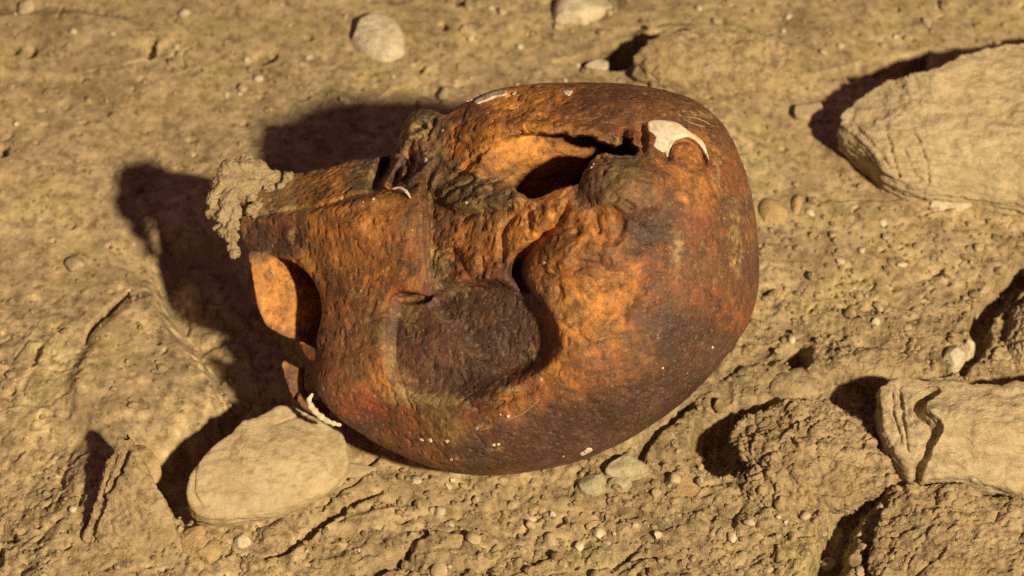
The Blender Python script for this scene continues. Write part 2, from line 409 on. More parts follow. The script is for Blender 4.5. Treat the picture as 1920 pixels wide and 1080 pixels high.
# --- upper jaw and cheekbone
faceP = spline(PT([(430,312,-190),(520,326,-190),(612,314,-150),(655,301,-140),(715,292,-105),(738,274,-60),(752,236,-50),(772,209,-60),(800,204,-60),(830,218,-60),(852,262,-30),(840,310,10),(806,345,50),(800,380,75),(806,430,90),(806,490,98),(816,545,108),(792,558,100),(745,548,70),(728,575,60),(720,640,40),(690,690,20),(640,700,0),(608,672,-30),(592,645,-50),(600,605,-50),(603,570,-50),(592,535,-60),(565,502,-70),(522,482,-100),(468,473,-150),(450,440,-170),(446,395,-180)]), 4)
fpts = [(460,402,-150),(530,396,-95),(600,386,-40),(700,362,15),(790,352,60),(500,340,-205),(560,345,-165),(600,325,-150),(700,305,-105),(740,325,-60),(800,330,10),(790,222,-50),(770,262,-45),(820,290,-5),(850,330,20),
        (480,440,-130),(560,450,-55),(640,480,5),(720,450,62),(780,450,92),(795,540,104),(740,530,82),(700,580,50),(640,600,5),(602,570,-35),(560,500,-68),(500,478,-118),(600,650,-40),(650,680,10),(720,640,45),(850,450,82),(450,340,-215)]
tpsF = TPS(PT(fpts), [q[2] for q in fpts], .003); ZF = tpsF(X, Y); FD = poly_sd(X, Y, faceP)
RF = np.zeros_like(X)
_d = np.clip(X, -1e9, 1e9)
RF += stroke([(470,400,.6),(560,390,.9),(610,384,.8),(650,370,1),(720,358,.8),(780,350,.6)], -14, 6, -20)        # dark line under the palate edge
RF += stroke([(470,412,.6),(560,402,1),(640,392,1),(700,376,1),(785,366,.5)], 9, 10, -20)
RF += bump(552, 445, 15, -14, 11, -50) + bump(536, 438, 12, 7, 12, -60) + bump(585, 470, 30, -10, 40, -30) + bump(520, 460, 30, -8, z=-80)
RF += bump(690, 420, 60, 8, z=20) + bump(700, 500, 50, -6, z=60) + bump(640, 560, 40, 6)
RF += stroke([(700,575,.6),(690,600,.8),(720,590,1),(745,570,.8),(752,552,.6)], -10, 6, 60)
RF += stroke([(640,330,.6),(650,345,.8)], -8, 8, -130) + bump(610, 338, 22, 10, 16, -140) + bump(650, 335, 18, 8, 14, -130) + bump(570, 345, 18, 7, 12, -150)
RF += stroke([(722,300,.9),(712,330,1.),(706,352,.8)], -75, 12, -90) + stroke([(745,330,.7),(740,350,.8)], -30, 9, -60) + stroke([(808,322,.8),(802,342,1.),(798,364,.6)], -60, 7, 10)
RF += stroke([(722,345,.6),(738,318,1),(748,300,.8)], 16, 6, -60) + stroke([(770,340,.7),(792,318,1),(815,300,.9),(838,296,.5)], 15, 6, -10) + stroke([(752,285,.8),(768,262,1),(790,250,1),(812,240,.6)], 14, 6, -50) + stroke([(815,225,.6),(806,262,1),(822,290,.6)], -26, 6, -40) + stroke([(778,238,.6),(792,236,.9),(800,244,.5)], -22, 6, -50) + stroke([(758,300,.7),(766,320,1),(760,340,.6)], -34, 6, -40)
RF += stroke([(768,292,.6),(775,305,1),(782,322,.5)], -24, 7, -80) + stroke([(742,296,.8),(762,268,1),(772,245,.8)], 18, 10, -120)
RF += bump(800, 300, 10, 12, 12, -40) + bump(788, 225, 22, 12, 18, -150) + bump(760, 318, 12, 12, 14, -60) + bump(832, 250, 14, -12, z=-80)
RF += 20*fbm(P3(X, Y, 9.), 24, 4, .6, seed=21)*ss(-90, -20, -np.hypot(X-PT([(790,290)], -60)[0][0], Y-PT([(790,290)], -60)[0][1]))
# the raised back edge of the cheekbone
ce = PT([(792,352,60),(803,420,88),(806,480,98),(812,548,106)])
for a, b in zip(ce[:-1], ce[1:]): pass
side = np.interp(-Y, [-ce[0, 1], -ce[1, 1], -ce[2, 1], -ce[3, 1]], ce[:, 0])
RF += -16*ss(-3, 10, X-side)*ss(-190, -170, -Y-360+0*X)*0
inband = ss(150, 185, -(-Y)*-1+0)*0
RF += np.where((Y < ce[0, 1]+6) & (Y > ce[3, 1]-10), -20*ss(-2, 9, X-side), 0)
RF += stroke([(790,356,.5),(798,400,1),(802,470,1),(808,530,.7)], -17, 5, 85)
ZFF = ZF+RF

XW = X+9*fbm(P3(X, Y, 0.), 45, 2, seed=4); YW = Y+9*fbm(P3(X, Y, 0.), 45, 2, seed=6)
knob = 1-ss(150, 330, np.hypot((X-PT([(930, 400)])[0][0])*.8, (Y-PT([(930, 400)])[0][1])*1.2))   # the base of the skull is knobbly, the vault smooth
lowM = 4.5*fbm(P3(X, Y, 0.), 90, 3, seed=3)+1.9*fbm(P3(XW, YW, 1.), 24, 4, .6, seed=8)*(.4+.9*knob)+knob*8*fbm(P3(XW, YW, 5.), 52, 3, .55, seed=9)
lowM = lowM*(1-.75*FM); lowM -= knob*(1-FM)*9*ss(.55, .85, fbm(P3(XW, YW, 2.), 60, 3, .5, seed=12, ridged=True))
for _k in range(46):
    _t = RNG.uniform(0, 6.28); _r = RNG.uniform(0, 1)**.5; _x = 150*(_r*math.cos(_t))*1.9-40; _y = 150*_r*math.sin(_t)+60
    _s = RNG.uniform(3.5, 8); lowM = lowM-RNG.uniform(4, 9)*(1-.8*FM)*np.exp(-((X-_x)/_s)**2-((Y-_y)/(_s*RNG.uniform(.6, 1.3)))**2)
Z3 = zs[None, None, :].astype(np.float32)
f32 = lambda a: a.astype(np.float32)
# cranium
Rl = f32(RHO)[:, :, None]; Am = f32(A)[:, :, None]; HB = 262.0
zz = Z3-ZM
REL3 = f32((REL+lowM))[:, :, None]*ss(-.2, .35, zz/Am).astype(np.float32)
Ze = (zz - REL3*1.0)
g = (np.maximum(Rl, 1e-3)**PW + np.where(Ze > 0, np.abs(Ze)/Am, np.abs(Ze)/HB)**np.float32(PW))**np.float32(1/PW) - 1
F = g*np.float32(1)*np.minimum(np.where(Ze > 0, Am, HB), 330)
del g, Ze, REL3
# orbit, brow plates and jaw
Fz = f32(ZFF)[:, :, None]; FDm = f32(FD)[:, :, None]
Fa = smax(smax(FDm, Z3-Fz, 16), (Fz-150)-Z3, 10)
F = smin(F, Fa, 9); del Fa
def add_plate(lst, zpts, thick, k=5, rel=0):
    global F
    P = PT(lst) if len(lst[0]) > 2 else PT(lst, zpts[0][2]); P = spline(P, 3)
    d = f32(poly_sd(X, Y, P))[:, :, None]; t = TPS(PT(zpts), [q[2] for q in zpts], .002)(X, Y)+rel
    t = f32(t)[:, :, None]
    F = smin(F, smax(smax(d, Z3-t, k), (t-thick)-Z3, k), 3)
# orbital hollow (dark crescent behind the rim)
c1 = V(560, 575, -120)
e = np.sqrt(((f32(X)[:, :, None]-c1[0])/62)**2+((f32(Y)[:, :, None]-c1[1])/92)**2+((Z3-c1[2])/62)**2)-1
F = smax(F, -e*60, 5); del e
add_plate([(466,472,-115),(500,474,-125),(570,500,-170),(625,560,-190),(630,650,-180),(585,652,-160),(560,640,-150),(528,628,-142),(502,612,-135),(488,585,-130),(478,552,-122),(472,510,-118)],
          [(470,480,-105),(480,550,-112),(505,610,-124),(560,640,-146),(540,550,-128),(600,520,-190),(610,600,-190),(530,500,-132)], 26, rel=3*fbm(P3(X, Y, 4.), 18, 3, seed=31))
add_plate([(527,676,-105),(560,690,-105),(612,700,-95),(620,740,-90),(612,785,-80),(590,782,-85),(560,760,-98),(543,735,-103)],
          [(530,680,-98),(590,700,-118),(575,770,-100),(550,745,-100),(610,740,-125)], 22, rel=2*fbm(P3(X, Y, 7.), 18, 3, seed=33))
add_plate([(560,640,-90),(592,655,-50),(625,668,-30),(628,690,-30),(595,683,-55),(572,668,-75)], [(560,645,-92),(600,670,-50),(625,680,-25)], 20)
# white broken edge of the brow is a chip added below; hollow between brow and vault
c1 = V(590, 712, -110)
e = np.sqrt(((f32(X)[:, :, None]-c1[0])/22)**2+((f32(Y)[:, :, None]-c1[1])/42)**2+((Z3-c1[2])/60)**2)-1
F = smax(F, -e*20, 4); del e
# hollow of the braincase seen through the broken base
Hm = f32(HD)[:, :, None]; Fl = f32(FLOOR)[:, :, None]
F = smax(F, -smax(Hm, Fl-Z3, 10), 4)
c1 = V(1085, 322, 40)
Xr = f32(X)[:, :, None]-c1[0]; Yr = f32(Y)[:, :, None]-c1[1]
e = np.sqrt(((Xr*.98+Yr*.2)/185)**2+((Yr*.98-Xr*.2)/95)**2+((Z3-c1[2])/95)**2)-1
fm = f32(FLOOR+0*X)[:, :, None]-Z3
F = smax(F, -smax(e*90, fm, 8), 5); del e, fm, Xr, Yr
# gap under the tip of the cheek arch
c1 = V(772, 560, 62)
e = np.sqrt(((f32(X)[:, :, None]-c1[0])/40)**2+((f32(Y)[:, :, None]-c1[1]-.1*(f32(X)[:, :, None]-c1[0]))/13)**2+((Z3-c1[2])/42)**2)-1
F = smax(F, -e*10, 3); del e
# outermost front depth, for the crusts and chips that lie on the bone
ZTOP = np.where((F < 0).any(2), zs[len(zs)-1-np.argmax((F < 0)[:, :, ::-1], 2)], np.nan)
verts, quads = surface_nets(F, np.array([xs[0], ys[0], zs[0]]), hx); del F
nrm = vnormals(verts, quads)
kn_ = (1-ss(150, 330, np.hypot((verts[:, 0]+30)*.8, (verts[:, 1]-140)*1.2)))*(.3+.7*ss(-260, -120, verts[:, 0]))
verts += nrm*((.8+1.3*kn_)*fbm(verts, 12, 3, .6, seed=41)+2.4*np.minimum(fbm(verts, 30, 3, seed=43), .1)-1.1*ss(.5, .8, fbm(verts, 34, 3, .6, seed=45, ridged=True))-2.2*ss(.25, .5, fbm(verts, 9, 2, seed=47)))[:, None]
nrm = vnormals(verts, quads)
low = (verts @ UP).min(); print('skull lowest along up', low, 'ground', GROUND_C, 'verts', len(verts), time.time()-T0)
SINK = GROUND_C - 14 - low            # settle the skull a little into the dust
verts += UP*0.0

# --- stains
OR=(.38,.155,.036); OB=(.50,.222,.050); RB=(.195,.067,.030); BR=(.15,.066,.033); DK=(.062,.033,.033); PU=(.092,.047,.050); OL=(.135,.092,.045); GR=(.17,.122,.075); TN=(.30,.19,.085); RD=(.27,.062,.030)
blobs = [(610,340,45,OB),(560,350,40,TN),(680,330,40,OL),(760,320,40,PU),(790,230,40,GR),(770,270,25,TN),(820,330,40,OL),(500,410,40,RB),(520,450,45,DK),(480,440,30,DK),(600,400,45,OR),(700,400,45,OB),(650,470,60,OR),(740,470,45,RB),(720,510,50,OR),(640,560,50,RB),(600,500,35,BR),(780,400,30,BR),(745,480,20,OL),(690,560,45,BR),(740,550,25,RD),(800,545,18,RD),(650,620,45,BR),(700,600,35,OL),(640,650,35,BR),
 (540,560,60,OB),(550,730,30,BR),(590,680,20,RB),(640,720,35,RB),(700,760,40,RD),(720,700,35,OR),(680,680,35,BR),(620,740,25,DK),(760,740,22,TN),(740,690,18,TN),(830,750,35,GR),
 (850,610,70,DK),(930,600,70,DK),(980,570,45,PU),(800,600,60,BR),(880,700,60,DK),(790,690,45,BR),(770,580,35,OL),(825,520,30,GR),(1025,610,22,RD),(880,665,22,OL),  # fossa; its red blob colours the shadow band along the right wall
 (830,430,45,BR),(880,450,40,OR),(930,440,40,OR),(905,500,35,RB),(870,520,20,RD),(960,430,35,OR),(1020,390,35,OB),(1000,420,35,OR),(900,370,50,GR),(860,350,40,OL),(960,370,35,GR),(930,410,30,TN),
 (900,240,50,OR),(880,210,35,BR),(960,210,50,OB),(1050,200,45,OR),(1020,235,45,OB),(1110,220,55,BR),(1150,180,60,BR),(1240,190,60,BR),(1320,220,50,BR),(1000,300,70,OB),(920,290,40,OR),(1070,290,50,OR),(1190,260,25,RB),
 (1160,340,55,OL),(1220,370,50,BR),(1240,420,50,DK),(1180,430,35,DK),(1110,340,30,PU),(1130,410,25,OR),(1080,430,35,OR),(1060,500,50,OR),(1120,480,45,BR),(1150,450,30,OR),(1290,300,35,OR),(1300,350,40,OR),(1350,330,30,RB),(1300,410,45,RB),(1370,420,40,BR),(1340,500,45,BR),(1400,500,25,PU),(1390,400,20,PU),
 (1100,580,55,OB),(1080,640,45,OR),(1170,560,45,OR),(1150,620,40,OR),(1240,520,45,RB),(1210,600,40,PU),(1280,600,45,DK),(1320,560,35,RB),(1260,670,50,DK),(1200,680,45,BR),(1130,700,45,RB),(1330,640,40,PU),(1380,600,25,RB),
 (1060,720,50,OR),(1000,730,45,RB),(960,760,45,OR),(900,780,40,RB),(1050,790,55,DK),(1130,770,55,DK),(1200,760,45,DK),(1000,840,60,PU),(900,840,60,DK),(820,830,50,BR),(750,800,45,RB),(700,800,40,DK),(1100,830,50,PU),(950,880,50,BR),(840,800,35,TN),(720,840,40,BR)]
k_ = D/(D-verts[:, 2]); vpx = 960+verts[:, 0]*k_; vpy = 540-verts[:, 1]*k_
wx = vpx+42*fbm(verts, 46, 5, .68, seed=51); wy = vpy+42*fbm(verts, 46, 5, .68, seed=52)
num = np.zeros((len(verts), 3)); den = np.zeros(len(verts))
for bx, by, br, bc in blobs:
    d2 = ((wx-bx)**2+(wy-by)**2)/(br*.85)**2; m = d2 < 12
    wgt = np.exp(-d2[m]*1.3); num[m] += wgt[:, None]*np.array(bc); den[m] += wgt
num += 1e-4*np.array(BR); den += 1e-4
stain = num/den[:, None]
fmk = np.zeros(len(verts)); fd_ = poly_sd(vpx, vpy, spline(np.array(fossa, float), 4)); fmk = 1-ss(-14, 8, fd_+14*fbm(verts, 30, 3, seed=77))
fbase = np.array([.095, .050, .042])*(1+.5*fbm(verts, 60, 3, seed=78))[:, None]
fbase = fbase*(1-.45*ss(840, 900, vpx))[:, None]
stain = stain*(1-.62*fmk[:, None])+.62*fmk[:, None]*fbase  # temporal fossa toned darker, most of all on its right
dkm = (ss(.02, .30, fbm(verts, 40, 5, .72, seed=61))*.55)[:, None]
stain = stain*(1-dkm)+dkm*np.array([.055, .031, .026])
ltm = (ss(.06, .34, fbm(verts, 26, 5, .72, seed=63))*.6)[:, None]
ltm *= (1-.3*fmk[:, None])
stain = stain*(1-ltm)+ltm*stain*np.array([1.75, 1.8, 1.6])
rdm = (ss(.12, .34, fbm(verts, 55, 4, .65, seed=65))*.3)[:, None]
stain = stain*(1-rdm)+rdm*np.array([.17, .062, .029])
# lime and clay dust caught in a few places (ragged films)
dust = np.zeros(len(verts))
for bx, by, ra, rb in [(800,745,62,13),(745,735,22,26),(735,672,14,30),(830,505,20,30),(815,478,12,14),(860,545,26,16),(1005,665,16,30),(950,728,50,8),(545,440,12,12),(665,548,10,14),(840,752,40,10),(1300,215,60,10),(1345,330,10,50),(1380,440,14,70),(930,842,26,5),(900,800,20,6),(770,600,22,30),(1270,470,14,40),(905,345,34,14),(790,235,26,20),(520,350,40,30),(700,330,36,14),(560,395,70,7),(470,402,34,22),(450,440,14,24),(500,380,50,16)]:
    dust += np.exp(-((vpx-bx)/ra)**2-((vpy-by)/rb)**2)
dn = fbm(verts, 10, 4, .75, seed=67)
dm = (ss(.30, .75, dust*.66+dn*.9)*.8)[:, None]
stain = stain*(1-dm)+dm*np.array([.33, .25, .125])
lum = (stain @ np.array([.35, .5, .15]))[:, None]
stain = np.clip((stain*.93+.07*lum*np.array([1.25, .95, .8]))*np.array([1.06, 1.06, .95]), .01, .8)
# ---- split into the bones that can be told apart
inP = lambda lst: poly_sd(vpx, vpy, lst)
lab = np.zeros(len(verts), int)                     # 0 braincase
front = verts[:, 2] > -400
lab[inP([(440,385),(600,380),(700,360),(792,350),(803,420),(806,480),(818,560),(745,552),(728,575),(720,640),(640,700),(600,680),(540,655),(440,500)]) < 0] = 1      # cheekbone
lab[inP([(380,280),(640,290),(740,250),(750,280),(735,345),(700,360),(600,380),(440,392),(400,400)]) < 0] = 2      # upper jaw
lab[inP([(735,345),(745,280),(740,180),(838,205),(866,250),(845,335),(810,372),(792,350)]) < 0] = 3      # pterygoid
lab[(inP([(460,470),(640,495),(632,655),(600,655),(560,645),(500,620)]) < 0) & (verts[:, 2] < -92)] = 4      # orbit wall
lab[(inP([(520,668),(616,690),(604,780),(520,770)]) < 0) & (verts[:, 2] < -70)] = 5      # brow
fl_ = lab[quads]; ql = np.median(fl_, axis=1).astype(int)
Wv = to_world(verts); Wn = np.stack([nrm[:, 0], nrm @ FW, nrm @ UP], -1)
root_loc = to_world(np.array([40., -300., (GROUND_C+.643*300)/.766]))
skull = link('skull', None, label='reddish brown stained human skull lying upside down on its side in dust', cat='skull')
skull.location = root_loc
names = ['braincase', 'cheekbone', 'upper_jaw', 'palate_bone', 'eye_socket_wall', 'brow_bone']
for k, nm in enumerate(names):
    q = quads[ql == k]
    if not len(q): continue
    u, inv = np.unique(q, return_inverse=True); q = inv.reshape(q.shape)
    me = new_mesh(nm, Wv[u]-root_loc, q, M_bone, attrs={'stain': stain[u]}, normals=Wn[u])
    link(nm, me, skull)
print('skull done', time.time()-T0)

# --- chips and crusts that lie on the bone: thin closed plates following its surface
def zt(x, y):
    i = np.clip(((x-xs[0])/hx), 0, len(xs)-2); j = np.clip(((y-ys[0])/hx), 0, len(ys)-2)
    i0 = i.astype(int); j0 = j.astype(int); fi = i-i0; fj = j-j0
    g4 = [ZTOP[i0, j0], ZTOP[i0+1, j0], ZTOP[i0, j0+1], ZTOP[i0+1, j0+1]]
    r = g4[0]*(1-fi)*(1-fj)+g4[1]*fi*(1-fj)+g4[2]*(1-fi)*fj+g4[3]*fi*fj
    return np.where(np.isnan(r), np.nanmax(np.stack([np.nan_to_num(g_, nan=-200) for g_ in g4]), 0), r)
def tube(name, pts, r, mat, parent, label=None):
    P = np.array([V(*p) for p in pts]); P = spline(P, 5, closed=False); n = len(P); vs = []; nn = 8
    for i in range(n):
        t = P[min(i+1, n-1)]-P[max(i-1, 0)]; t /= np.linalg.norm(t)
        a = np.cross(t, [0, 0, 1.]); a /= np.linalg.norm(a); b = np.cross(t, a)
        rb = r*(.25+.75*math.sin(math.pi*(i+.3)/(n-.4))**.6)*random.uniform(.75, 1.2)
        for k in range(nn):
            rr = rb*random.uniform(.88, 1.1); th = 2*math.pi*k/nn; vs.append(P[i]+a*rr*math.cos(th)+b*rr*.6*math.sin(th))
    fs = [(i*nn+k, i*nn+(k+1) % nn, (i+1)*nn+(k+1) % nn, (i+1)*nn+k) for i in range(n-1) for k in range(nn)]
    return link(name, new_mesh(name, to_world(np.array(vs))-root_loc, fs, mat), parent, label=label)
def plate(name, lst, thick, mat, parent, ragged=1.5, res=1.3, label=None, zguess=150, seed=0, rz=None):
    for _ in range(3):
        P = PT(lst, zguess); c = P.mean(0); zguess = float(zt(np.array([c[0]]), np.array([c[1]]))[0]) if rz is None else rz
    P = spline(P, 3); mn = P.min(0)-6; mxx = P.max(0)+6
    span = max(mxx-mn); res = max(res, span/46)
    gx = np.arange(mn[0], mxx[0], res); gy = np.arange(mn[1], mxx[1], res)
    GX, GY = np.meshgrid(gx, gy, indexing='ij')
    d = poly_sd(GX, GY, P)+ragged*fbm(P3(GX, GY, seed*7.), 9, 3, seed=70+seed)
    base = zt(GX, GY)
    for _ in range(2):
        b2 = base.copy(); b2[1:-1, 1:-1] = (base[1:-1, 1:-1]*2+base[2:, 1:-1]+base[:-2, 1:-1]+base[1:-1, 2:]+base[1:-1, :-2])/6; base = b2
    top = base+hx*.4+thick*(.35+.65*ss(0, 4, -d))+.5*thick*.3*fbm(P3(GX, GY, 2.), 8, 3, seed=90+seed)
    zc = np.arange(np.nanmin(base[d < 2])-8, np.nanmax(top[d < 2])+4, res)
    f = smax(f32(d)[:, :, None], np.abs(zc[None, None, :]-f32((top+base-5)/2)[:, :, None])-f32((top-base+5)/2)[:, :, None], 1.5)
    if not (f < 0).any(): return
    v, q = surface_nets(f, np.array([gx[0], gy[0], zc[0]]), res)
    me = new_mesh(name, to_world(v)-root_loc, q, mat); return link(name, me, parent, label=label)
plate('bare_bone_patch', [(1214,229),(1225,224),(1250,223),(1272,227),(1290,240),(1306,250),(1325,268),(1330,300),(1322,285),(1308,264),(1290,257),(1272,262),(1260,274),(1254,297),(1240,290),(1228,280),(1222,275),(1227,260),(1222,250),(1214,245)], 4, M_white, skull, ragged=.8, label='bare white bone patch beside a curved crack', seed=1)
plate('bone_chip', [(886,189),(895,181),(920,170),(945,167),(951,174),(948,180),(930,183),(918,188),(903,194),(893,195)], 6, M_white, skull, .8, seed=2)
plate('bone_chip', [(872,188),(884,184),(886,188),(874,191)], 4, M_white, skull, .8, seed=3)
plate('bone_chip', [(1055,171),(1065,168),(1074,170),(1068,180),(1060,178)], 4, M_white, skull, 1.2, seed=4)
plate('bone_chip', [(960,172),(968,170),(966,177),(960,179)], 4, M_white, skull, .8, seed=5)
fl_list = [(1019,493,5),(791,824,4.5),(806,826,5.5),(839,827,5),(1015,712,2.5),(938,777,2.5),(953,781,4),(1102,845,8),(1094,851,7),(1056,856,4),(1335,651,4),(1243,690,2.5),(935,833,4),(926,834,4),(846,862,3),(1106,313,4),(1113,307,3),(797,300,5),(875,380,3),(830,245,4),(700,372,4),(640,372,3),(680,378,2.5),(510,398,2),(905,795,3),(893,803,5),(1358,409,3),(1345,330,2.5),(757,215,3),(676,545,4),(548,455,4)]
for k, (a, b, r) in enumerate(fl_list):
    n = 7; pts = [(a+r*random.uniform(.7, 1.25)*math.cos(t*2*math.pi/n), b+r*random.uniform(.6, 1.0)*math.sin(t*2*math.pi/n)) for t in range(n)]
    plate('bone_fleck' if k < 22 else 'lime_fleck', pts, 2.5, M_white if k < 24 else M_clay, skull, .6, .9, seed=10+k)
for k, pts in enumerate([[(1280,222,3),(1300,232,0),(1322,238,-3)],[(1292,218,0),(1318,226,-3),(1340,238,-6)],[(1326,306,0),(1332,322,0),(1336,336,0)],[(1298,258,0),(1312,265,0),(1322,280,0),(1329,300,0)],[(1108,641,0),(1128,634,0),(1150,630,0)],[(940,792,0),(985,772,0),(1020,740,0)],[(900,806,0),(925,800,0)]]):
    q_ = []
    for a_, b_, _ in pts:
        zz_ = 150.
        for _i in range(3): c_ = PT([(a_, b_)], zz_)[0]; zz_ = float(zt(np.array([c_[0]]), np.array([c_[1]]))[0])
        q_.append((a_, b_, zz_+1.8))
    tube('pale_scratch', q_, 1.1 if k != 3 else 1.8, M_white if k == 3 else M_crust, skull)
# white broken edge under the brow, and the pale fracture edge of the cheekbone
tube('broken_edge', [(586,738,-50),(579,752,-48),(588,768,-44),(604,783,-38),(622,793,-32),(640,797,-28)], 6.5, M_white, skull, 'white broken bone edge under the brow')
tube('fracture_edge', [(736,354,38),(750,352,50),(762,360,62),(770,372,70)], 3.2, M_white, skull)
for k, (lst, th) in enumerate([] and [([(742,742),(752,728),(775,735),(800,748),(850,750),(860,758),(820,762),(780,765),(755,757)], 3),
                     ([(712,665),(735,660),(742,680),(735,700),(720,685)], 2.),
                     ([(806,478),(820,488),(838,510),(850,530),(835,532),(818,512)], 2.5)]):
    plate('lime_crust', lst, th, M_crust, skull, 7, 1.6, seed=60+k)

# --- dried clay clump stuck on the teeth sockets
def blob_solid(pts, h, k, disp, dsize, seed, pad=14):
    P = np.array([p[:3] for p in pts]); R = np.array([p[3] for p in pts])
    mn = (P-R[:, None]).min(0)-pad; mx = (P+R[:, None]).max(0)+pad
    gx, gy, gz = [np.arange(mn[i], mx[i], h) for i in range(3)]
    F = np.full((len(gx), len(gy), len(gz)), 50., np.float32)
    rr_ = np.random.RandomState(seed)
    for p, r in zip(P, R):
        lo_ = [max(int((p[i]-mn[i]-r-12)/h), 0) for i in range(3)]; hi = [int((p[i]-mn[i]+r+12)/h)+1 for i in range(3)]
        sl = tuple(slice(lo_[i], hi[i]) for i in range(3))
        Q_ = np.linalg.qr(rr_.normal(size=(3, 3)))[0]*rr_.uniform(.8, 1.25, 3)[None]
        q0, q1, q2 = [abs((gx[sl[0]][:, None, None]-p[0])*Q_[0, t]+(gy[sl[1]][None, :, None]-p[1])*Q_[1, t]+(gz[sl[2]][None, None, :]-p[2])*Q_[2, t]) for t in range(3)]
        d = (q0**3.5+q1**3.5+q2**3.5)**(1/3.5)-r
        F[sl] = smin(F[sl], f32(d), k)
    v, q = surface_nets(F, mn, h); n = vnormals(v, q)
    f1, f2, _ = worley(v, dsize, seed)
    v = v+n*(disp*2.2*fbm(v, 20, 4, .65, seed=seed+5))[:, None]; v = v+n*(disp*(np.minimum(f2-f1, .45)*2.2-.6)+disp*.6*fbm(v, dsize*.5, 3, seed=seed))[:, None]
    return v, q
cl = [(432,318,28,-190),(455,322,30,-200),(480,322,26,-205),(500,330,18,-205),(420,345,26,-182),(445,350,30,-185),(470,352,22,-190),(490,345,18,-195),(408,370,22,-172),(430,378,26,-165),(440,396,18,-155),(402,398,17,-168),(420,408,22,-160),(436,420,14,-150),(426,432,16,-156),(438,440,9,-150),(436,452,6,-152),(437,462,8,-150),(441,471,6,-150),(415,428,10,-160),(515,335,12,-205),(463,300,12,-210),(540,338,10,-195),(470,372,16,-178),(505,358,14,-185),(530,350,9,-180),(480,392,9,-150)]
bl = [np.r_[V(a, b, z+r*.25), r*.78] for a, b, r, z in cl]
rr = np.random.RandomState(5)
for _ in range(150):
    a, b, r, z = cl[rr.randint(0, len(cl))]; t = rr.uniform(0, 6.28); q_ = r*rr.uniform(.6, 1.05)
    bl.append(np.r_[V(a+q_*math.cos(t)*.9, b+q_*math.sin(t)*.8, z+r*.25+rr.uniform(0, 12)), rr.choice([2.5, 3.5, 5, 7, 10])*rr.uniform(.8, 1.1)])
v, q = blob_solid(bl, 1.7, 3.4, 2.4, 12, 3)
clay = link('clay_clump', new_mesh('clay_clump', to_world(v)-root_loc, q, M_clay), skull, label='crumbly grey clay stuck over the tooth sockets')
print('clay', time.time()-T0)

# ================================================================== GROUND
def gpoly(lst, h=0): a = np.array(lst, float); return G(a[:, 0], a[:, 1], h)
g0 = G(-60, 1150); g1 = G(1980, -40); gl = G(-60, -60); gr = G(1990, -60)
step = 2.5
x0, x1 = gl[0]-40, gr[0]+40; y0, y1 = g0[1]-60, gr[1]+60
gx = np.arange(x0, x1, step*1.3); gy = np.arange(y0, y1, step*1.3)
def skirt(a, far): # growing steps outwards
    n = np.cumsum(step*1.22*1.13**np.arange(1, 60)); n = n[n < far]
    return np.r_[a[0]-n[::-1], a, a[-1]+n]
gx = skirt(gx, 7000); gy = skirt(gy, 7000)
GX, GY = np.meshgrid(gx, gy, indexing='ij'); GP = P3(GX, GY, 0.)
def region(lst, soft): return 1-ss(-soft, soft, poly_sd(GX, GY, gpoly(lst)))
H = 11*fbm(GP, 420, 3, seed=101)+10*fbm(GP, 150, 3, seed=102)+5.0*fbm(GP, 60, 4, .55, seed=103)+2.0*fbm(GP, 14, 4, .65, seed=104)
_w = GP[..., :2]+np.stack([16*fbm(GP, 60, 3, seed=112), 16*fbm(GP, 60, 3, seed=113)], -1)
SM = 1-.72*np.clip(region([(-200,-200),(2200,-200),(2200,330),(1500,420),(1400,200),(700,140),(450,300),(250,420),(-200,440)], 160)+.7*region([(1440,420),(1600,440),(1900,400),(1850,560),(1560,590),(1440,540)], 60)+.7*region([(-50,430),(200,430),(330,500),(200,600),(-50,640)], 50)+.75*region([(700,900),(1000,900),(1180,930),(1080,1010),(760,990),(620,1010)], 50)+.8*region([(120,640),(240,540),(430,680),(440,760),(330,840),(150,830)], 50)+.5*region([(-50,640),(120,640),(150,1000),(-50,1000)], 60), 0, 1)
H = 11*fbm(GP, 420, 3, seed=101)+11*fbm(GP, 150, 3, seed=102)+(5.0*fbm(GP, 60, 4, .55, seed=103)+2.0*fbm(GP, 14, 4, .65, seed=104))*(.25+.75*SM)
f1, f2, cid = worley(_w, 105, 11); H += 9*ss(.55, .8, cid)*ss(.05, .22, f2-f1)*SM**2        # half buried stones
f1, f2, cid = worley(_w, 38, 12); H += 4.5*ss(.6, .8, cid)*ss(.05, .3, f2-f1)*SM**2
# crumbly areas
crumb = np.clip(region([(1180,700),(1420,560),(1950,400),(2100,600),(2100,1250),(500,1250),(650,1000),(1000,900)], 120)*.9+region([(-200,640),(120,560),(160,700),(60,1250),(-200,1250)], 60)*.8+.12, 0, 1)
GW = GP[..., :2]+np.stack([6*fbm(GP, 20, 2, seed=110), 6*fbm(GP, 20, 2, seed=111)], -1)
f1, f2, cid = worley(GW, 46, 7)
crumb = crumb*(.3+.7*SM); H += crumb*((cid-.5)*9*ss(.0, .12, f2-f1)-5*(1-ss(0, .1, f2-f1))*ss(.45, .7, cid))
f1, f2, cid = worley(GW, 17, 8)
crumb = crumb*(.25+.75*SM)
H += (.12+.88*crumb)*((cid-.4)*4.2*ss(0, .25, f2-f1))
f1, f2, cid = worley(GW, 8.5, 9)
H += (.15+.85*crumb)*((cid-.4)*2.0*ss(0, .3, f2-f1))
rid = fbm(GP, 90, 4, seed=120, ridged=True)
H -= crumb*9*ss(.62, .80, rid)
wrp = (4*fbm(GP, 16, 3, seed=130), 4*fbm(GP, 16, 3, seed=131))
